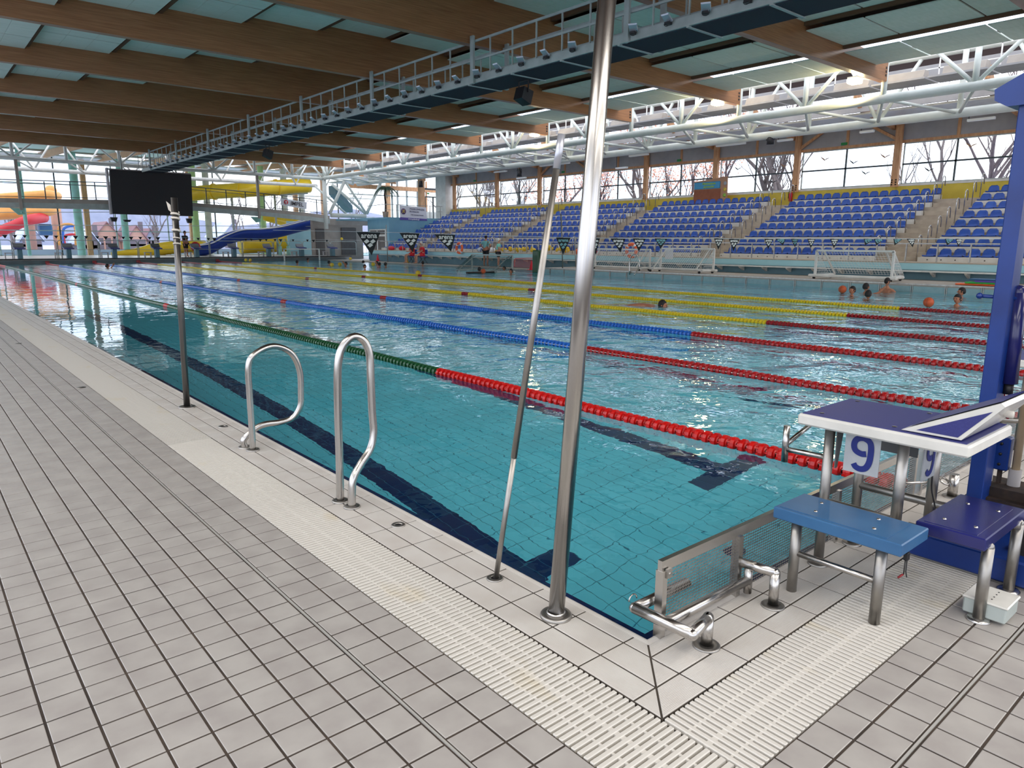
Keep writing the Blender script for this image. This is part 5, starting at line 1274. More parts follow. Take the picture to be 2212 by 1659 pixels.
# ================================================================== lane ropes
def disc_mb(R=.055, w=.066, n=14, fine=True):
    """one float: hollow disc with thin ribbed rim and a narrow hub"""
    mb = MB()
    prof = [(R*.30, -w*.5), (R*.45, -w*.5), (R*.55, -w*.40), (R*.97, -w*.40), (R, -w*.34), (R, w*.02), (R*.96, w*.06), (R*.70, w*.06), (R*.66, w*.40), (R*.45, w*.46), (R*.30, w*.5)]
    if not fine: prof = [(R*.4, -w*.5), (R, -w*.25), (R, w*.3), (R*.4, w*.5)]
    mb.lathe(prof, (0, 0, 0), n, 0, 'y', False)
    if fine:
        for k in range(6):
            a = PI/3*k; c, s = math.cos(a), math.sin(a); t_ = .004
            mb.add([(c*R*.4-s*t_, w*.05, s*R*.4+c*t_), (c*R*.94-s*t_, w*.05, s*R*.94+c*t_), (c*R*.90-s*t_, w*.42, s*R*.90+c*t_), (c*R*.4-s*t_, w*.42, s*R*.4+c*t_), (c*R*.4+s*t_, w*.05, s*R*.4-c*t_), (c*R*.94+s*t_, w*.05, s*R*.94-c*t_), (c*R*.90+s*t_, w*.42, s*R*.90-c*t_), (c*R*.4+s*t_, w*.42, s*R*.4-c*t_)], [(0, 1, 2, 3), (7, 6, 5, 4), (1, 5, 6, 2), (2, 6, 7, 3)])
    return mb
FINE = {}
ropes = [(2.5, 'float_green', 5.02, 'nearest lane rope, red then green discs', None, .0), (5.0, 'float_blue', 5.32, 'second lane rope, red then bright blue discs', None, 0), (7.5, 'float_blue', 5.2, 'third lane rope, red then blue discs', None, 0),
         (10.0, 'float_yellow', 5.35, 'fourth lane rope, dark red then yellow discs', None, 0), (12.5, 'float_yellow', 5.1, 'fifth lane rope, dark red then yellow discs', None, 0), (15.0, 'float_yellow', 5.1, 'sixth lane rope, dark red then yellow discs, bordering the ball field', None, 0)]
marks = {2.5: (15.4, 25.5), 5.0: (14.9, 25.4), 7.5: (14.6, 25), 10.0: (14.5, 24.7), 12.5: (14.6, 24.8), 15.0: (15, 24.4, 34.4)}
PITD = .0755
dmesh = {}
for ri, (x, cm, ysw, lab, _, _2) in enumerate(ropes):
    red = ('float_red', 'float_midred', 'float_midred', 'float_darkred', 'float_darkred', 'float_darkred')[ri]
    t = thing('lane_rope', lab, 'lane rope', (x, .3, 0), 'lane ropes across the pool')
    mb = MB(); mb.tube([(x, .02, .012), (x, 49.9, .012)], .006, 6); mb.build('cable', 'steel', t)
    rest = {}; nobj = 0; R = .052
    lim = [110, 70, 50, 40, 35, 30][ri]
    ypos = [.12+PITD*i for i in range(int(49.6/PITD))]
    amp = [.02, .06, .05, .05, .05, .04][ri]
    order = sorted(ypos, key=lambda y: (0 if in_view((x, y, 0), 20) else 1, px((x, y, 0))[2]))
    for y in order:
        dx = amp*math.sin(y*.21+ri)*min(1, y/6); red_ = y < ysw or y > 45.2 or any(abs(y-q) < .15 for q in marks[x]) 
        mt = red if red_ else cm; z = .006+.004*math.sin(y*2.1+ri)
        if nobj < lim and in_view((x, y, 0), 20):
            if mt not in dmesh: dmesh[mt] = disc_mb().mesh('rope_float', mt)
            o = inst(dmesh[mt], 'rope_float', (x+dx, y, z), t); nobj += 1; o.rotation_euler = (0, rnd.uniform(0, 6), rnd.uniform(-.05, .05)) 
        else:
            d = px((x, y, 0))[2]; q = disc_mb(n=14 if d < 12 else 8, fine=d < 14)
            rest.setdefault(mt, MB()).add([(a+x+dx, b+y, c+z) for a, b, c in q.v], q.f, 0, False)
    for mt, mb in rest.items(): o = mb.build('float_run', mt, t); o['kind'] = 'stuff'
# anchor reels at the far wall
for i, x in enumerate((2.5, 5.0, 7.5, 10.0, 12.5, 15.0)):
    mb = MB(); mb.bbox(x-.11, 49.8, .0, x+.11, 49.93, .16, .02); tag(mb.build('rope_anchor_box', 'float_darkred', None, (x, 49.9, 0)), 'small red rope anchor on the far pool wall, %s from the left' % ORD[i], 'anchor', 'rope anchors on the far wall')

# ================================================================== goals
def net_grid(t, A, B, Cc, D, nu, nv, r, mat, name='net'):
    """net between four corners, strings as thin bars"""
    A, B, Cc, D = map(Vector, (A, B, Cc, D)); mb = MB()
    for i in range(nu+1):
        s = i/nu; mb.tube([A.lerp(B, s), D.lerp(Cc, s)], r, 3, 0, False)
    for j in range(nv+1):
        s = j/nv; mb.tube([A.lerp(D, s), B.lerp(Cc, s)], r, 3, 0, False)
    o = mb.build(name, mat, t); o['kind'] = 'stuff'; return o
def goal(t, y0, y1, xf, xb, zb, h, paint, net, skids=True, fr=.035, s=1):
    """goal with its mouth towards the pool: frame, raking struts, floats and net"""
    mb = MB(); 
    for y in (y0, y1): mb.box(xf-fr, y-fr, zb, xf+fr, y+fr, zb+h)
    mb.box(xf-fr, y0, zb+h-fr, xf+fr, y1, zb+h+fr); mb.build('frame', paint, t)
    mb = MB(); yi0, yi1 = y0+.25*s, y1-.25*s
    for y, yi in ((y0, yi0), (y1, yi1)): mb.bar((xf+.03, yi, zb+h-.03), (xb, yi-.0, zb+.08), .04, .04)
    mb.build('strut', paint, t)
    mb = MB(); mb.bbox(xf-.12, y0-.2, zb+.0, xf+.05, y1+.2, zb+.1, .03)
    for y in (y0+.1, y1-.1): mb.bbox(xf, y-.1, zb, xb+.1, y+.1, zb+.1, .03)
    mb.build('float_bar', paint, t)
    for (x, y) in ((xf-.05, y0), (xf-.05, y1), (xb, y0+.1), (xb, y1-.1)): mb = MB(); mb.lathe([(0, -.03), (.05, -.03), (.05, .03), (0, .03)], (x, y, zb-.01), 10, axis='y'); mb.build('castor', 'black', t)
    net_grid(t, (xf, y0, zb+h), (xf, y1, zb+h), (xb, y1, zb+.12), (xb, y0, zb+.12), 26, 10, .006, net)
    for y in (y0, y1): net_grid(t, (xf, y, zb+h), (xf+.02, y, zb+h), (xb, y, zb+.12), (xf, y, zb+.12), 8, 8, .006, net)
t = thing('water_polo_goal', 'white water polo goal on the far deck in front of the right seat block', 'goal', (22.4, 9.5, .24), 'water polo goals')
goal(t, 8.27, 10.82, 22.35, 23.3, .29, .90, 'white_paint', 'net_white')
t = thing('water_polo_goal', 'white water polo goal on the far deck right of the lifebuoy', 'goal', (22.6, 17, .24), 'water polo goals')
goal(t, 15.45, 18.1, 23.1, 22.3, .29, .90, 'white_paint', 'net_white')
mb = MB(); mb.box(23.06, 17.45, .75, 23.09, 17.85, 1.16); mb.build('paper_sheet', 'banner_white', t)
t = thing('water_polo_goal', 'white water polo goal frame on the far deck just right of the tall pole', 'goal', (22.6, 20.5, .24), 'water polo goals')
goal(t, 18.6, 21.85, 23.0, 22.4, .29, .84, 'white_paint', 'net_white')
t = thing('water_polo_goal', 'floating goal with dark net and black side floats in the ball field', 'goal', (20, 26, 0), 'water polo goals')
goal(t, 25.0, 28.2, 20.6, 19.6, -.03, .82, 'grey_paint', 'net_dark')
mb = MB(); mb.bbox(18.1, 25.2, -.03, 19.7, 25.4, .07, .03); mb.build('side_float', 'black', t)
t = thing('folded_goal', 'folded goal with red net behind the leaning pole', 'goal', (24, 27, .2), 'water polo goals')
a = at(1112, 558, 'x', 24.0); b = at(1165, 590, 'x', 24.0)
mb = MB(); mb.tube(smooth([(24, a[1], .1), (24, a[1], a[2]-.1), (24, a[1]-.25, a[2]), (24, b[1]+.1, a[2]), (24, b[1], .1)], 4), .02, 6); mb.build('frame', 'net_red', t)
net_grid(t, (24, a[1], a[2]-.05), (24, b[1], a[2]-.05), (23.7, b[1], .1), (23.7, a[1], .1), 18, 10, .006, 'net_red')
# green mesh end of the raised deck
mb = MB(); mb.bbox(21.55, 24.2, -.05, 21.85, 24.65, 1.05, .05); tag(mb.build('folded_tarpaulin', 'float_green', None, (21.7, 24.4, 0)), 'dark green upright tarpaulin roll at the deck step behind the leaning pole', 'tarpaulin')
# long kick boards on the deck at right
t0 = at(2190, 620, 'x', 22.3)
for i, (mt, cn, dy) in enumerate((('orange', 'orange', 0), ('kick_green', 'green', .05), ('kick_purple', 'purple', .1), ('step_blue', 'blue', .02))):
    z = .24+.05*i; y = 6.0-.1*i; mb = MB(); mb.bbox(22.1, y-.7, z, 22.5, y+.35-dy*3, z+.045, .02); tag(mb.build('foam_mat', mt, None, (22.3, y, z)), '%s foam board in the pile on the far deck at the right' % cn, 'foam board', 'foam boards piled on the far deck')
# lifebuoys
for i, (u, v, X) in enumerate(((992, 536, 24.45), (1364, 541, 24.45))):
    p = at(u, v, 'x', X); t = thing('lifebuoy', 'orange and white lifebuoy hanging on the stand railing, %s' % ('left of the coaches' if i == 0 else 'right of the tall pole'), 'lifebuoy', p, 'lifebuoys on the railing'); x, y, z = p
    ring = arc((x, y, z), .29, 0, 2*PI, 24, (0, 1, 0), (0, 0, 1))[:-1]; mb = MB(); mb.tube(ring, .075, 8, 0, False, True); mb.build('ring', 'orange', t)
    for k in range(4):
        a0 = PI/4+k*PI/2-.16; mb = MB(); mb.tube(arc((x, y, z), .29, a0, a0+.32, 4, (0, 1, 0), (0, 0, 1)), .079, 8); mb.build('white_band', 'banner_white', t)
# cones
for i, (u, v, mt, lab) in enumerate(((829, 560, 'red_plastic', 'red cone on the far deck left of the lifeguards'), (882, 563, 'ball_yellow', 'yellow cone beside the left lifeguard'), (1148, 579, 'red_plastic', 'red cone by the folded goal at the leaning pole'))):
    p = at(u, v+4, 'z', .04); x, y = p[0], p[1]; x = min(x, 24.3); mb = MB(); mb.box(x-.16, y-.16, .03, x+.16, y+.16, .06); mb.lathe([(.12, .05), (.03, .50), (0, .50)], (x, y, 0), 12); tag(mb.build('traffic_cone', mt, None, (x, y, .04)), lab, 'cone')
# deck ladder rails at far side
for i, (u, v) in enumerate(((1344, 580), (760, 548), (792, 548), (1360, 588))):
    p = at(u, v, 'z', .2 if i in (0, 3) else .1); x, y = p[0], p[1]; mb = MB(); mb.tube(smooth([(x, y, .1), (x, y, .75), (x, y-.25, .95), (x, y-.5, .75), (x, y-.5, .4), (x-.3, y-.5, .1)], 4), .025, 8)
    tag(mb.build('pool_ladder_rail', 'steel', None, (x, y, .1)), 'bent steel ladder rail, %s' % ('right of the tall pole', 'left of the pair by the grey rooms', 'right of the pair by the grey rooms', 'below the lifebuoy')[i], 'ladder rail')
# white barrier frame left of the grey rooms
t = thing('barrier_frame', 'white tubular barrier standing at the far pool edge under the balcony', 'barrier', (20.5, 49.6, .2))
a = at(612, 538, 'y', 49.7); b = at(690, 538, 'y', 49.7); mb = MB(); mb.box(a[0], 49.65, a[2]-.04, b[0], 49.72, a[2]+.03); mb.box(a[0], 49.65, .0, a[0]+.08, 49.72, a[2]); mb.box(b[0]-.08, 49.65, .0, b[0], 49.72, a[2]); mb.build('frame', 'white_paint', t)
# bags and yellow kit on the stand rail ledge
for i, (u, v, s) in enumerate(((1088, 537, .22), (1106, 536, .2), (1120, 538, .24), (1136, 535, .22), (1150, 537, .2), (1188, 535, .22), (1206, 537, .2), (1222, 536, .22), (1072, 540, .15))):
    p = at(u, v, 'x', 25.6); x, y, z = p; z = max(z, .95)
    t = thing('kit_bag', 'bulging net bag of yellow balls on the stand edge, %s from the left' % ORD[i], 'bag', (x, y, z-.2), 'ball bags on the stand edge'); mb = MB(); r3 = random.Random(i)
    for k in range(5): mb.sphere((x+r3.uniform(-.05, .1), y+r3.uniform(-.2, .2), z-.1+r3.uniform(-.05, .14)), .11, 8, 6)
    mb.build('balls', 'ball_yellow', t); mb = MB(); mb.sphere((x+.05, y, z-.05), s, 8, 6, 0, (1, 1.3, .8)); 
    mb = MB(); mb.tube([(x-.1, y-.2, z-.2), (x, y, z+.25), (x-.1, y+.2, z-.2)], .02, 4); mb.build('cord', 'banner_white', t)
for i, (u, v, w, mt, cn) in enumerate(((1040, 542, .5, 'bags', 'pale blue'), (1062, 546, .4, 'banner_white', 'white'), (745+100, 538, .5, 'red_plastic', 'red'), (868, 540, .35, 'cloth_red', 'dark red'), (1280, 545, .4, 'rope_red', 'magenta'), (1250, 545, .3, 'orange', 'orange'))):
    p = at(u, v, 'x', 25.4); x, y, z = p; mb = MB(); mb.sphere((x, y, .95), .2, 10, 6, 0, (1, w/.2*.8, .8)); tag(mb.build('sports_bag', mt, None, (x, y, .85)), '%s sports bag lying on the ledge of the stand front, %s from the left' % (cn, ORD[i]), 'bag', 'bags on the stand ledge')

# ================================================================== flag lines
def flag(parent_lab, P, side, down, w, h, mt_print, lab, group, skew=0.0, logo=True):
    """pennant: P is the middle of its top edge"""
    P = Vector(P); S = Vector(side).normalized(); D = Vector(down).normalized(); N = S.cross(D).normalized()
    if N.dot(Vector(tuple(CAM_C))-P) < 0: N = -N
    t = thing('pennant', lab, 'flag', tuple(P), group)
    a, b, c = P-S*w/2, P+S*w/2, P+D*h+S*skew*w
    mb = MB(); mb.add([a, b, c], [(0, 1, 2)]); mb.add([a-N*.004, b-N*.004, c-N*.004], [(0, 2, 1)]); mb.build('cloth', 'flag_black', t)
    if logo:
        text('arena', w*.30, mt_print, 'lettering', t, tuple(P+D*h*.16+N*.006+S*skew*w*.16), tuple(S), tuple(-D), .001)
        mb = MB()
        for (cx, cy) in ((-.13, .40), (.13, .40), (0, .56)):
            c0 = P+S*(cx*w+skew*w*cy)+D*cy*h+N*.007; mb.add([c0-S*w*.12-D*h*.0, c0-D*h*.10+S*w*.02, c0+S*w*.12+D*h*.0, c0+D*h*.10-S*w*.02], [(0, 1, 2, 3)])
        mb.build('emblem', mt_print, t)
    return t
fp = [(796, 501, 'print_white', .1, .86, 50), (885, 503, 'print_white', .12, .8, 45), (961, 506, 'print_white', .28, .75, 43), (1217, 513, 'print_teal', -.0, .9, 30), (1283, 514, 'print_white', .2, 1, 28),
      (1335, 515, 'print_white', .2, 1, 27), (1381, 515, 'print_white', 0, 1, 26), (1428, 515, 'print_teal', 0, 1, 25), (1553, 515, 'print_white', 0, 1, 22), (1586, 516, 'print_white', 0, 1, 21),
      (1661, 516, 'print_white', .0, 1, 20), (1686, 516, 'print_teal', .3, 1, 20), (1717, 516, 'print_teal', .1, 1, 19), (1753, 516, 'print_white', .0, 1, 18.5), (1803, 516, 'print_white', .0, 1, 17.5),
      (1877, 516, 'print_teal', -.3, .8, 17), (1899, 516, 'print_teal', -.2, .8, 17), (1940, 516, 'print_teal', -.3, .8, 16), (1968, 516, 'print_white', .3, .8, 16), (2052, 516, 'print_teal', -.2, .6, 15), (2072, 516, 'print_white', 0, .6, 15)]
fw_ = [(52, 50), (44, 41), (46, 37), (32, 37), (26, 36), (32, 30), (28, 28), (28, 22), (21, 24), (23, 26), (20, 22), (22, 14), (16, 18), (18, 20), (19, 20), (22, 14), (22, 14), (20, 14), (19, 18), (22, 14), (15, 17)]
wire = []
for i, ((u, v, mp_, sk, hh, dist), (wpx, hpx)) in enumerate(zip(fp, fw_)):
    # the line of pennants hangs across the pool; each pennant sits where the line passes
    X = 14.0+ (u-796)/(2072-796)*6.0
    p = at(u, v, 'x', X) ; sc_ = px(p)[2]/FPX
    side = Vector(tuple(at(u+10, v, 'x', X+.0)-p)); side = Vector(tuple(RT))
    flag('', p, side, (0, 0, -1), wpx*sc_, hpx*sc_, mp_, 'black brand pennant with %s print on the line across the pool, %s from the left' % ('white' if 'white' in mp_ else 'teal', ORD[i]), 'pennants on the line across the pool', sk)
    wire.append(tuple(p))
t = thing('flag_line', 'thin white line carrying the black pennants', 'line', wire[0])
mb = MB(); w0 = tuple(at(590, 497, 'x', 13.2)); mb.tube([w0]+wire+[tuple(at(2212, 516, 'x', 20.6))], .011, 4); mb.build('cord', 'rope_white', t)
# far flag line with small pennants
fl2 = [10, 32, 53, 100, 121, 142, 163, 186, 210, 228, 247, 266, 283, 303, 323, 341, 428, 450, 463, 531, 543, 562, 575, 594, 606, 633, 664, 677, 706]
pts = []
for i, u in enumerate(fl2):
    v = 507+ (u/706)*11; p = at(u, v, 'y', 47.0); side = (1, 0, 0); w = .27 if i % 3 == 0 else .22
    mb = MB(); x, y, z = p; mb.prism([(x-w/2, y, z), (x+w/2, y, z), (x, y, z-w*.75)], (0, .004, 0))
    nm = ORD; tag(mb.build('pennant', 'flag_black', None, (x, y, z)), 'tiny black pennant on the line at the far pool end, %s from the left' % nm[i], 'flag', 'small pennants at the far end'); pts.append(tuple(p))
mb = MB(); mb.tube([tuple(at(-60, 506, 'y', 47.0))]+pts+[tuple(at(900, 521, 'y', 47.0))], .008, 4); tag(mb.build('flag_line', 'rope_white', None, pts[0]), 'thin line with tiny pennants at the far pool end', 'line')
# posts carrying flag lines on the far side
for i, (u, vb, vt, X) in enumerate(((1216, 597, 462, 21.75), (1245, 586, 512, 23.5), (838, 570, 486, 24.0))):
    p = at(u, vb, 'x', X); q = at(u-4, vt, 'x', X); mb = MB(); mb.tube([tuple(p), tuple(q)], .03, 8); tag(mb.build('line_post', 'steel_dull', None, tuple(p)), 'slim grey post at the far pool side, %s' % ('left of the tall pole', 'hidden beside the tall pole', 'in front of the blue wall')[i], 'post')
# ================================================================== people
def body(t, segs, mat, name='body', sub=2):
    """one continuous skinned figure from a joint tree: segs = list of (point, radius, parent index)"""
    me = bpy.data.meshes.new(name); off = parent_loc(t)
    me.from_pydata([tuple(Vector(p)-off) for p, r, q in segs], [(q, i) for i, (p, r, q) in enumerate(segs) if q >= 0], [])
    o = bpy.data.objects.new(name, me); COL.objects.link(o)
    md = o.modifiers.new('skin', 'SKIN'); md.use_smooth_shade = True
    for i, (p, r, q) in enumerate(segs):
        sv = me.skin_vertices[0].data[i]; rr = r if isinstance(r, tuple) else (r, r); sv.radius = rr; sv.use_root = (q < 0)
    s = o.modifiers.new('sub', 'SUBSURF'); s.levels = sub; s.render_levels = sub
    dg = bpy.context.evaluated_depsgraph_get(); m2 = bpy.data.meshes.new_from_object(o.evaluated_get(dg)); bpy.data.objects.remove(o); m2.name = name
    m2.materials.clear(); m2.materials.append(M[mat]); o = bpy.data.objects.new(name, m2); COL.objects.link(o); o.parent = t
    for p in m2.polygons: p.use_smooth = True
    return o
def head(t, c, r, face, skin='skin', hair='hair_dark', cap=None):
    """skull with nose, ears, eyes and mouth; face = unit direction"""
    c = Vector(c); f = Vector(face).normalized(); s = f.cross(Vector((0, 0, 1))).normalized(); u = Vector((0, 0, 1))
    mb = MB(); mb.sphere((0, 0, 0), r, 14, 10, 0, (1, 1, 1)); 
    V = []
    for (a, b, d) in mb.v:
        q = Vector((a, b, d)); jaw = 1.0-.22*max(0, -d/r); V.append(c+f*(q.y*.95*jaw)+s*(q.x*.78*jaw)+u*(q.z*1.18))
    mb.v = [tuple(p) for p in V]
    mb.tube([c+f*r*.86+u*r*.12, c+f*r*1.12-u*r*.18, c+f*r*.9-u*r*.28], [r*.07, r*.15, r*.06], 6)
    for sg in (-1, 1): mb.tube([c+s*sg*r*.72+u*r*.1, c+s*sg*r*.9+u*r*.02, c+s*sg*r*.74-u*r*.22], [r*.07, r*.16, r*.06], 6)
    h = mb.build('head', skin, t)
    mb = MB()
    for sg in (-1, 1): mb.sphere(tuple(c+f*r*.86+s*sg*r*.3+u*r*.12), r*.10, 6, 4)
    mb.build('eyes', 'black', h); mb = MB(); mb.tube([c+f*r*.84+s*r*.22-u*r*.5, c+f*r*.92-u*r*.52, c+f*r*.84-s*r*.22-u*r*.5], r*.05, 5); mb.build('mouth', 'float_darkred', h)
    mb = MB(); o = len(mb.v); mb.sphere((0, 0, 0), r*1.07, 14, 8); V = []; 
    keep = []
    for (a, b, d) in mb.v: q = Vector((a, b, d)); V.append(c+f*(q.y*.97-r*.10)+s*(q.x*.82)+u*(max(q.z, -r*.25-(0 if q.y > 0 else r*.35))*1.18+r*.07))
    V = [p if (p-c).dot(f) < r*.45 or (p-c).z > r*.5 else p-f*r*.4 for p in V]
    mb.v = [tuple(p) for p in V]; mb.build('swim_cap' if cap else 'hair', cap or hair, t)
def hand(t, wrist, d, s=1.0, mat='skin', side=(1, 0, 0)):
    w = Vector(wrist); d = Vector(d).normalized(); sd = Vector(side); sd = (sd-d*sd.dot(d)).normalized(); n = d.cross(sd)
    segs = [(w, .022*s, -1), (w+d*.05*s, (.036*s, .016*s), 0), (w+d*.09*s, (.036*s, .014*s), 1)]
    mb = MB()
    for k, (o_, L_) in enumerate(((-.03, .062), (-.01, .075), (.01, .07), (.028, .055))):
        a = w+d*.08*s+sd*o_*s; mb.tube([a, a+d*L_*.5*s+n*.004*s, a+d*L_*.85*s+n*.018*s, a+d*L_*s+n*.03*s], [.009*s, .0085*s, .008*s, .006*s], 6)
    a = w+d*.03*s-sd*.03*s; mb.tube([a, a+d*.03*s-sd*.022*s, a+d*.055*s-sd*.022*s+n*.01*s], [.011*s, .010*s, .007*s], 6)
    mb.bbox(0, 0, 0, 1, 1, 1, .2); o = len(mb.v)-24
    for i in range(o, len(mb.v)): a, b, c = mb.v[i]; mb.v[i] = tuple(w+d*(a*.1)*s+sd*((b-.5)*.085)*s+n*((c-.5)*.028)*s)
    mb.build('hand', mat, t)
def standing(t, base, h, face, shirt, shorts, hair='hair_dark', skin='skin_tan', arms='akimbo'):
    b = Vector(base); f = Vector(face).normalized(); s = f.cross(Vector((0, 0, 1))).normalized(); k = h/1.75
    P = lambda x, y, z: b+s*x*k+f*y*k+Vector((0, 0, z*k))
    segs = [(P(0, 0, .98), (.16*k, .11*k), -1), (P(0, 0, 1.12), (.135*k, .10*k), 0), (P(0, 0, 1.32), (.17*k, .11*k), 1), (P(0, 0, 1.44), (.10*k, .08*k), 2), (P(0, .01, 1.53), .055*k, 3), (P(0, .01, 1.58), .05*k, 4)]
    for sg in (-1, 1):
        i = len(segs); segs += [(P(sg*.10, 0, .92), .095*k, 0), (P(sg*.11, .01, .52), .062*k, i), (P(sg*.12, 0, .30), .055*k, i+1), (P(sg*.12, -.01, .08), .038*k, i+2), (P(sg*.13, .12, .035), (.04*k, .03*k), i+3)]
    hands = []
    for sg in (-1, 1):
        i = len(segs)
        if arms == 'akimbo': q = [(sg*.20, 0, 1.40), (sg*.36, -.04, 1.16), (sg*.20, .10, 1.02)]
        elif arms == 'folded': q = [(sg*.20, 0, 1.40), (sg*.25, .05, 1.13), (sg*.05, .22, 1.18)]
        else: q = [(sg*.20, 0, 1.40), (sg*.25, -.02, 1.13), (sg*.26, .08, .90)]
        segs += [(P(*q[0]), .062*k, 2), (P(*q[1]), .042*k, i), (P(*q[2]), .028*k, i+1)]; hands.append((P(*q[2]), P(*q[2])-P(*q[1])))
    body(t, segs, skin)
    # clothing follows the body
    sh = [(P(0, 0, 1.0), (.175*k, .125*k), -1), (P(0, 0, 1.15), (.15*k, .115*k), 0), (P(0, 0, 1.32), (.185*k, .125*k), 1), (P(0, 0, 1.43), (.12*k, .09*k), 2)]
    for sg in (-1, 1):
        i = len(sh); e = (sg*.30, -.03, 1.24) if arms == 'akimbo' else (sg*.235, .03, 1.22); sh += [(P(sg*.20, 0, 1.39), .078*k, 2), (P(*e), .066*k, i)]
    body(t, sh, shirt, 'shirt')
    so = [(P(0, 0, .99), (.18*k, .13*k), -1)]
    for sg in (-1, 1): i = len(so); so += [(P(sg*.10, 0, .88), .115*k, 0), (P(sg*.115, .01, .58), .095*k, i)]
    body(t, so, shorts, 'shorts')
    head(t, P(0, .02, 1.66), .098*k, face, skin, hair)
    for w, d in hands: hand(t, w, d, k*1.1, skin, tuple(s))
def seated(t, base, zs, face, shirt, shorts, skin, hair, s_=1.0):
    b = Vector((base[0], base[1], 0)); f = Vector(face).normalized(); s = f.cross(Vector((0, 0, 1))).normalized(); z0 = base[2]
    P = lambda x, y, z: b+s*x+f*y+Vector((0, 0, z0+z))
    segs = [(P(0, 0, zs+.10), (.16, .12), -1), (P(0, .0, zs+.28), (.14, .11), 0), (P(0, .03, zs+.48), (.16, .11), 1), (P(0, .05, zs+.60), (.09, .08), 2), (P(0, .08, zs+.70), .052, 3)]
    for sg in (-1, 1):
        i = len(segs); segs += [(P(sg*.10, .06, zs+.09), .09, 0), (P(sg*.13, .46, zs+.08), .062, i), (P(sg*.13, .48, .25), .052, i+1), (P(sg*.13, .46, .09), .036, i+2), (P(sg*.13, .60, .04), (.04, .03), i+3)]
        i = len(segs); segs += [(P(sg*.19, .05, zs+.56), .058, 2), (P(sg*.22, .16, zs+.32), .042, i), (P(sg*.07, .36, zs+.30), .028, i+1)]
    body(t, segs, skin)
    body(t, [(P(0, 0, zs+.12), (.175, .13), -1), (P(0, 0, zs+.30), (.155, .125), 0), (P(0, .03, zs+.48), (.175, .125), 1), (P(0, .05, zs+.58), (.11, .09), 2), (P(-.20, .05, zs+.54), .074, 2), (P(-.215, .13, zs+.38), .062, 4), (P(.20, .05, zs+.54), .074, 2), (P(.215, .13, zs+.38), .062, 6)], shirt, 'shirt')
    body(t, [(P(0, .0, zs+.10), (.18, .13), -1), (P(-.11, .08, zs+.09), .11, 0), (P(-.125, .30, zs+.09), .09, 1), (P(.11, .08, zs+.09), .11, 0), (P(.125, .30, zs+.09), .09, 3)], shorts, 'shorts')
    head(t, P(0, .12, zs+.82), .10, face, skin, hair)
    for sg in (-1, 1): hand(t, P(sg*.07, .36, zs+.30), f*.3-s*sg*.9, 1.0, skin)
def swimmer(u, v, X, face, lab, cap=None, lift=.0, arm=None, skin='skin_tan', hair='hair_dark', r=.096):
    p = at(u, v, 'z', .14+lift)
    if p[0] > 21.3 and p[1] < 27: p = at(u, v, 'x', 21.25)
    x, y, z = p; t = thing('person', lab, 'person', (x, y, 0), 'players and swimmers in the water')
    f = Vector(face).normalized(); s = f.cross(Vector((0, 0, 1))).normalized(); c = Vector(p)
    P = lambda a, b, d: c+s*a+f*b+Vector((0, 0, d))
    segs = [(P(0, -.05, -.72), (.15, .11), -1), (P(0, -.03, -.50), (.16, .11), 0), (P(0, -.01, -.32), (.165, .10), 1), (P(0, 0, -.20), (.08, .07), 2), (P(0, .01, -.10), .052, 3)]
    for sg in (-1, 1):
        i = len(segs)
        if arm == sg: segs += [(P(sg*.18, 0, -.25), .055, 2), (P(sg*.34, .18, -.16), .04, i), (P(sg*.42, .34, .05), .027, i+1)]
        else: segs += [(P(sg*.18, 0, -.25), .055, 2), (P(sg*.32, .10, -.42), .04, i), (P(sg*.30, .35, -.40), .027, i+1)]
    for sg in (-1, 1):
        i = len(segs); segs += [(P(sg*.09, -.05, -.80), .085, 0), (P(sg*.12, .10, -1.12), .06, i), (P(sg*.12, -.15, -1.45), .04, i+1)]
    body(t, segs, skin); head(t, tuple(c), r, face, skin, hair, cap)
    if arm: hand(t, P(arm*.42, .34, .05), tuple(s*arm*.2+f*.5+Vector((0, 0, .8))), 1.0, skin)
    return t
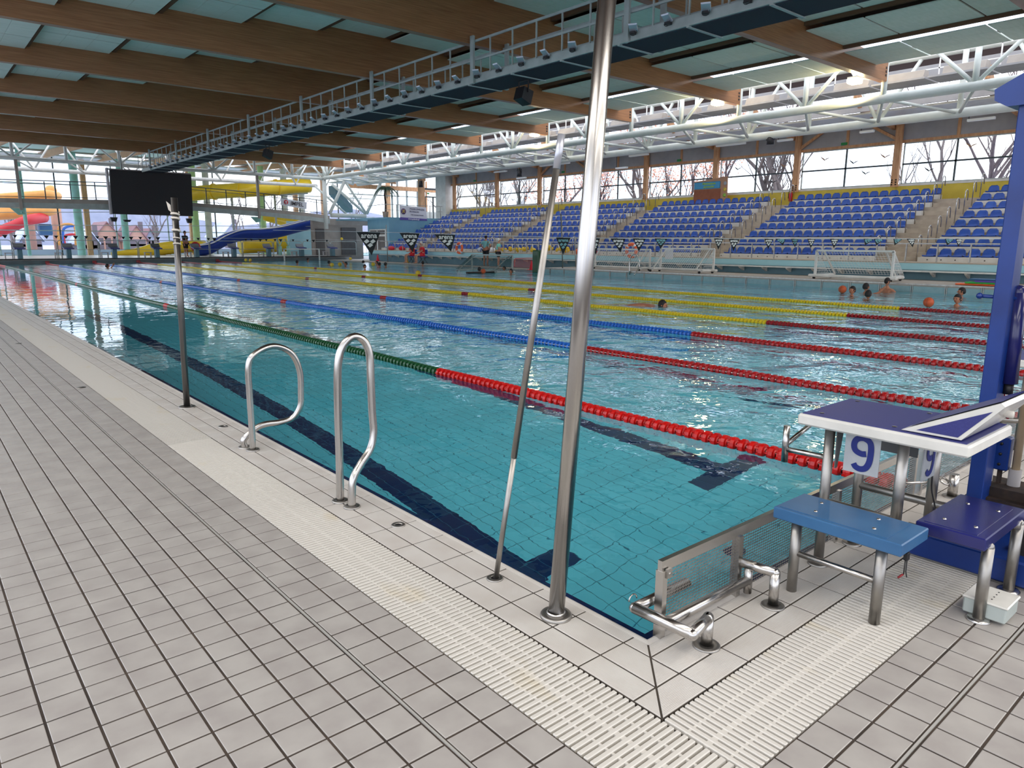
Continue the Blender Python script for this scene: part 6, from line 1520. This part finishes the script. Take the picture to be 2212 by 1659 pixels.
SW = [(1841, 627, (-1, .3, 0), 'swimmer head with dark hair right of the leftmost orange ball at right', None, 0, None),
      (1871, 620, (.5, -.3, 0), 'boy with dark hair in the water raising one hand', None, .02, 1),
      (1876, 636, (1, -.2, 0), 'dark haired swimmer low in the water in front of the boy raising his hand', None, -.04, None),
      (1917, 608, (1, -.2, 0), 'boy with bare shoulders high in the water by the far wall', None, .10, None),
      (2077, 630, (-.5, .8, 0), 'dark haired swimmer behind another near the blue lift post', None, 0, None),
      (2068, 646, (-1, .2, 0), 'swimmer with close cropped dark hair nearest the blue lift post', None, 0, None),
      (711, 567, (1, 0, 0), 'small dark head right of the first yellow ball at far left', None, 0, None), (747, 570, (-1, 0, 0), 'distant swimmer with arm out beside the second yellow ball', None, 0, -1),
      (788, 576, (0, -1, 0), 'distant dark head nearest the yellow rope', None, 0, None), (785, 566, (1, 0, 0), 'faint distant dark head just above the water', None, -.12, None),
      (814, 568, (-1, 0, 0), 'distant swimmer with dark hair next to the third yellow ball', None, 0, None), (820, 571, (1, 0, 0), 'distant swimmer just right of the one by the third yellow ball', None, 0, None),
      (833, 571, (1, 0, 0), 'distant dark haired swimmer with bare shoulder, rightmost of the far group', None, 0, None),
      (642, 566, (1, 0, 0), 'dark head alone in the water under the white barrier', None, 0, None), (665, 560, (1, 0, 0), 'tiny head at the far wall under the balcony end', None, 0, None),
      (913, 568, (0, 1, 0), 'dark head in the water right below the seated lifeguards', None, 0, None), (1036, 582, (1, 0, 0), 'dark head beside the orange ball in front of the floating goal', 'black', 0, None),
      (1104, 586, (-1, 0, 0), 'player with black and yellow cap by the floating goal', 'black', -.03, None), (1089, 580, (-1, 0, 0), 'pale head inside the floating goal', None, 0, None),
      (541, 563, (1, 0, 0), 'tiny swimmer with yellow cap at the far rope end', 'ball_yellow', 0, None), (232, 575, (1, -.4, 0), 'lone swimmer doing front crawl in the far left lane', None, -.06, 1)]
for u, v, fc, lab, cap, lift, arm in SW: swimmer(u, v, 0, fc, lab, cap, lift, arm)
# swimmer lying flat in the yellow lane
p = at(1385, 659, 'z', .0); t = thing('person', 'swimmer stretched flat in the water between the yellow ropes', 'person', (p[0], p[1], 0), 'players and swimmers in the water'); c = Vector((p[0], p[1], .0)); f = Vector((.35, -1, 0)).normalized(); s = f.cross(Vector((0, 0, 1)))
P = lambda a, b, d: c+s*a+f*b+Vector((0, 0, d))
segs = [(P(0, -.25, -.08), (.15, .1), -1), (P(0, 0, -.03), (.14, .09), 0), (P(0, .22, -.03), (.16, .09), 1), (P(0, .36, -.02), .06, 2)]
for sg in (-1, 1): i = len(segs); segs += [(P(sg*.1, -.4, -.1), .08, 0), (P(sg*.1, -.8, -.14), .055, i), (P(sg*.08, -1.2, -.1), .035, i+1)]; i = len(segs); segs += [(P(sg*.18, .25, -.05), .055, 2), (P(sg*.25, .5, -.08), .04, i), (P(sg*.12, .75, -.05), .03, i+1)]
body(t, segs, 'skin_tan'); head(t, tuple(P(0, .52, .02)), .1, tuple(f), 'skin_tan')
# coaches
p = at(1054, 582, 'z', .1); t = thing('person', 'coach in teal shirt and black shorts with hands on hips facing the stand', 'person', (24.0, 31.35, .1)); standing(t, (24.0, 31.35, .05), 1.74, (1, .3, 0), 'cloth_teal', 'cloth_black', 'hair_dark', 'skin_tan', 'akimbo')
t = thing('person', 'second coach in mint shirt and grey shorts beside the first', 'person', (24.0, 30.2, .1)); standing(t, (24.0, 30.2, .05), 1.55, (.6, -.7, 0), 'cloth_mint', 'dark_metal', 'hair_white', 'skin', 'folded')
# man at the far end
p = at(403, 556, 'y', 52.2); t = thing('person', 'man in black clothes standing behind the far starting blocks', 'person', (p[0], 52.2, .28)); standing(t, (p[0], 52.2, .28), 1.78, (.6, -.8, 0), 'cloth_black', 'cloth_black', 'hair_dark', 'skin_tan', 'down')
x = p[0]; t = thing('lifebuoy', 'dark red lifebuoy held beside the man in black', 'lifebuoy', (x+.55, 52.1, .9)); mb = MB(); mb.tube(arc((x+.6, 52.0, 1.0), .27, 0, 2*PI, 20, (1, 0, 0), (0, 0, 1))[:-1], .07, 8, 0, False, True); mb.build('ring', 'cloth_red', t)
# seated lifeguards and their chairs
for i, (u, v, hr, lab) in enumerate(((893, 566, 'hair_dark', 'left seated lifeguard in red, face hidden by a pennant'), (911, 567, 'hair_white', 'right seated lifeguard in red with white hair'))):
    x, y = 24.0, (39.1, 37.9)[i]
    c = thing('folding_chair', 'blue folding chair under the %s lifeguard' % ('left' if i == 0 else 'right'), 'chair', (x, y, .03), 'lifeguard chairs'); z0 = .03
    mb = MB(); mb.bbox(x-.22, y-.22, z0+.42, x+.22, y+.22, z0+.46, .012); mb.build('seat', 'float_blue', c); mb = MB(); mb.bbox(x+.18, y-.22, z0+.6, x+.24, y+.22, z0+.9, .012); mb.build('backrest', 'float_blue', c)
    for dx in (-.2, .2):
        for dy in (-.2, .2): mb = MB(); mb.tube([(x+dx*1.1, y+dy, z0), (x-dx*.6, y+dy, z0+.43)], .014, 6); mb.build('leg', 'dark_metal', c)
    t = thing('person', lab, 'person', (x, y, .03)); seated(t, (x, y, .03), .46, (-1, .2, 0), 'cloth_red', 'cloth_red', 'skin', hr)
# balls
BL_ = [(1820, 625, 'ball_orange', 'orange ball, leftmost of the right hand group'), (2096, 624, 'ball_orange', 'orange ball held at the far right by the blue lift'), (2006, 653, 'ball_orange', 'orange ball floating alone nearest the red rope discs'),
       (1044, 586, 'ball_orange', 'orange ball in front of the floating goal'), (903, 590, 'ball_yellow', 'yellow ball beside the sixth rope below the lifeguards'), (717, 572, 'ball_yellow', 'yellow ball right of the leftmost dark head'),
       (734, 571, 'ball_yellow', 'yellow ball at the end of a stretched arm'), (806, 571, 'ball_yellow', 'yellow ball left of the swimmer pair'), (757, 559, 'ball_yellow', 'yellow ball at the far wall under the grey rooms'), (531, 562, 'ball_yellow', 'yellow ball at the far rope end')]
for u, v, mt, lab in BL_:
    p = at(u, v, 'z', .1 if v > 565 else .12); x, y, z = p; t = thing('water_polo_ball', lab, 'ball', (x, y, z), 'balls in the water'); mb = MB(); mb.sphere((x, y, z), .115, 16, 10); mb.build('shell', mt, t)
    mb = MB(); mb.tube(arc((x, y, z), .1155, 0, 2*PI, 20, (1, 0, 0), (0, 0, 1))[:-1], .003, 4, 0, False, True); mb.tube(arc((x, y, z), .1155, 0, 2*PI, 20, (0, 1, 0), (0, 0, 1))[:-1], .003, 4, 0, False, True); mb.build('seam', 'ink_dark', t)
p = at(738, 518-2, 'y', 49); x, y, z = p; t = thing('water_polo_ball', 'yellow ball flying in the air before the grey rooms', 'ball', tuple(p), 'balls in the water'); mb = MB(); mb.sphere(tuple(p), .11, 14, 8); mb.build('shell', 'ball_yellow', t)

# ================================================================== outside
def tree(name, lab, cat, base, h, seed, mat, r0, spread=.5, leaf=None, group=None, depth=4, lean=(0, 0)):
    R_ = random.Random(seed); t = thing(name, lab, cat, base, group); mb = MB(); tips = []
    def br(p, d, L, r, k):
        n = 3; pts = [p]; q = p; dd = d
        for i in range(n):
            dd = (dd+Vector((R_.uniform(-.18, .18), R_.uniform(-.18, .18), R_.uniform(-.03, .16)))).normalized(); q = q+dd*L/n; pts.append(q)
        mb.tube(pts, [r*(1-.45*i/n) for i in range(n+1)], 4 if k < 3 else 3, 0, False); tips.append((q, k))
        if k >= depth: return
        nb = 3 if k < 3 else 2
        for j in range(nb):
            a = R_.uniform(0, 2*PI); up_ = R_.uniform(.35, .95); e = Vector((math.cos(a)*spread, math.sin(a)*spread, up_))
            e = (dd*.75+e).normalized(); s0 = pts[R_.choice((1, 2, 3))] if j else q
            br(s0, e, L*R_.uniform(.6, .82), r*R_.uniform(.45, .62), k+1)
    br(Vector(base), Vector((lean[0], lean[1], 1)).normalized(), h*.30, r0, 0); mb.build('branches', mat, t)
    if leaf:
        mb = MB()
        for q, k in tips:
            if k < 2: continue
            for _ in range(5):
                c = q+Vector((R_.uniform(-.6, .6), R_.uniform(-.6, .6), R_.uniform(-.5, .5))); s = R_.uniform(.06, .14)
                a = Vector((R_.uniform(-1, 1), R_.uniform(-1, 1), R_.uniform(-1, 1))).normalized(); b = a.orthogonal().normalized(); mb.add([c-a*s, c+b*s*.6, c+a*s, c-b*s*.6], [(0, 1, 2, 3)])
        o = mb.build('dry_leaves', leaf, t); o['kind'] = 'stuff'
    return t
TR_ = [(52, 6.0, 12, 'bark', .26, None, 'pale bare tree in the rightmost stand window'), (46, 13.5, 15, 'bark_dark', .3, None, 'dark bare tree with sweeping branch in the second window from the right'), (50, 18, 17, 'bark', .34, None, 'thin birch like bare tree beyond the second window'),
       (44, 23.0, 15, 'bark', .44, None, 'thick pale bare trunk in the third window from the right'), (45, 26, 15, 'bark', .42, None, 'second thick pale trunk in the third window'), (44, 31.0, 14, 'bark_dark', .36, 'leaf_orange', 'tree with some orange leaves behind the notice board'),
       (44, 37.5, 14, 'bark', .46, 'leaf_orange', 'orange leaved tree right of the tall pole'), (46, 43, 14, 'bark_dark', .4, 'leaf_orange', 'orange leaved tree between the poles'), (46, 49, 13, 'bark', .36, 'leaf_orange', 'tree beyond the fifth stand window'),
       (48, 56, 14, 'bark', .44, None, 'bare tree beyond the last two stand windows'), (50, 64, 14, 'bark_dark', .36, None, 'bare tree beyond the last stand window'), (56, 72, 14, 'bark', .36, None, 'bare tree outside the terrace door'), (46, 66, 13, 'bark', .3, None, 'slim bare tree outside behind the palm')]
for i, (x, y, h, mt, r0, lf, lab) in enumerate(TR_): tree('bare_tree', lab, 'tree', (x, y, -1), h, 40+i, mt, r0, .75, lf, 'winter trees outside', 6)
FT = [(3, 96, 12, 'far left'), (9, 104, 11, 'between the orange slide and the teal column'), (22, 92, 11, 'left of the green column'), (31, 90, 12, 'behind the blue slide'), (37, 93, 12, 'right of the white hall column'), (46, 88, 12, 'beyond the corner column'), (-4, 100, 12, 'at the left picture edge')]
for i, (x, y, h, w) in enumerate(FT): tree('bare_tree', 'hazy bare tree beyond far glass wall, %s' % w, 'tree', (x, y, -.5), h, 80+i, 'bark', .22, .8, None, 'winter trees outside', 5)
mb = MB(); mb.box(-80, 72.4, -.8, 160, 300, -.3); mb.box(33.3, -60, -.8, 160, 72.4, -.3); mb.box(-80, -60, -.9, -7.2, 72.4, -.4); mb.box(-8, -60, -.9, 34, -9.2, -.4)
struct(mb.build('floor.006', 'snow'))
mb = MB(); 
for i in range(14): mb.prism([(-60+16*i, 280, -1), (-44+16*i, 280, -1), (-44+16*i, 280, 11+4*math.sin(i*1.1+1)), (-60+16*i, 280, 11+4*math.sin(i*1.1))], (0, 6, 0))
struct(mb.build('hills', 'far_grey'))
def house(px0, px1, vt, vb, Y, wall, roof, lab, dorm=False):
    a = at(px0, vb, 'y', Y); b = at(px1, vb, 'y', Y); z1 = at(px0, vt, 'y', Y)[2]; x0, x1 = a[0], b[0]; z0 = -.5; hw = z0+(z1-z0)*.55; t = thing('house', lab, 'house', ((x0+x1)/2, Y, z0), 'houses beyond the far glass wall')
    mb = MB(); mb.box(x0, Y, z0, x1, Y+8, hw); mb.prism([(x0, Y, hw), (x1, Y, hw), ((x0+x1)/2, Y, z1)], (0, 8, 0)); mb.build('walls', wall, t)
    mb = MB(); xm = (x0+x1)/2
    for xe in (x0-.3, x1+.3): mb.prism([(xe, Y-.3, hw-.15), (xm, Y-.3, z1+.15), (xm, Y-.3, z1-.02), (xe, Y-.3, hw-.35)], (0, 8.6, 0))
    mb.build('roof', roof, t); mb = MB(); mb.box(xm+.6, Y+1, z1-.8, xm+1.1, Y+1.5, z1+.6); mb.build('chimney', 'far_dark', t)
    for k in range(3):
        for z in (hw*.25, hw*.65):
            mb = MB(); xx = x0+(x1-x0)*(.2+.3*k); mb.box(xx-.35, Y-.03, z-.4+z0*0, xx+.35, Y, z+.5); mb.build('window', 'far_dark', t)
house(208, 262, 480, 535, 112, 'house_pink', 'roof_far', 'pink house with dark roof between the two teal columns')
house(278, 318, 488, 535, 108, 'house_pink', 'roof_far', 'pale pink gabled house right of the second teal column')
house(48, 92, 486, 530, 104, 'far_grey', 'snow', 'grey hut with snowy roof behind the orange slide')
house(180, 212, 496, 533, 100, 'far_dark', 'snow', 'low dark hut with snow covered roof behind the first teal column')
house(315, 340, 495, 535, 116, 'far_grey', 'roof_far', 'small grey house left of the man in black')
house(480, 530, 480, 525, 130, 'far_grey', 'snow', 'hazy grey house behind the blue slide')
# outdoor slides
t = thing('outdoor_slide', 'orange tube slide outside at the left, in two turns', 'slide', (2, 85, 4))
P = smooth(path_px([(-60, 432, 84), (0, 426, 84), (60, 422, 84), (105, 420, 84), (124, 424, 85)], 84)); mb = MB(); mb.tube(P, [.32+.15*(i/len(P)) for i in range(len(P))], 12); mb.sphere(tuple(at(110, 412, 'y', 85)), .55, 12, 8); mb.build('upper_turn', 'slide_orange', t)
P = smooth(path_px([(-60, 464, 84), (0, 462, 84), (60, 458, 84), (100, 456, 84), (120, 452, 85)], 84)); mb = MB(); mb.tube(P, [.62-.15*(i/len(P)) for i in range(len(P))], 12); mb.build('lower_turn', 'slide_orange', t)
mb = MB()
for u in (60, 122): p = at(u, 440, 'y', 86); mb.tube([(p[0], 87, -.5), (p[0], 87, 5)], .5, 10)
mb.build('support', 'house_pink', t)
t = thing('outdoor_slide', 'red open slide outside at the left', 'slide', (2, 82, 2)); P = smooth(path_px([(-20, 506, 82), (20, 492, 82), (60, 476, 82), (95, 470, 84)], 82)); mb = MB(); mb.tube(P, .5, 10); mb.build('chute', 'slide_red', t)
p = at(99, 497, 'y', 84); mb = MB(); mb.bbox(p[0]-.6, 84, p[2]-.5, p[0]+.6, 84.8, p[2]+.6, .1); tag(mb.build('blue_box', 'step_blue', None, tuple(p)), 'blue box on a stand outside left of the first teal column', 'box')
t = thing('outdoor_arch', 'thin coloured tube arches outside behind the first teal column', 'play frame', (8, 84, 0))
for (u0, u1, v, mt) in ((128, 160, 490, 'slide_orange'), (138, 170, 494, 'float_blue'), (140, 165, 510, 'slide_red')):
    a = at(u0, 530, 'y', 84); b = at(u0, v, 'y', 84); c = at(u1, v-2, 'y', 84); d = at(u1+4, 530, 'y', 84); mb = MB(); mb.tube(smooth([tuple(a), tuple(b), tuple(c), tuple(d)], 5), .13, 6); mb.build('arch', mt, t)
mb = MB(); mb.box(-6, 73, -.3, 30, 76, .55); struct(mb.build('wall_outside', 'snow'))

# left side of the hall (outside the frame): low wall, posts and lintel of the glazed front
mb = MB(); mb.box(-7.2, -9, -.3, -7.0, 62, .7); mb.box(-7.2, -9, 6.2, -7.0, 62, 9)
for k in range(13): mb.box(-7.15, -8.8+5.69*k, .7, -7.0, -8.5+5.69*k, 6.2)
struct(mb.build('wall_left', 'white_concrete'))
mb = MB(); mb.box(-7, -9.2, -.3, 33.2, -9, 1.0); mb.box(-7, -9.2, 5.5, 33.2, -9, 9)
for k in range(8): mb.box(-7+5.6*k, -9.15, 1.0, -6.6+5.6*k, -9, 5.5)
struct(mb.build('wall_back', 'white_concrete'))
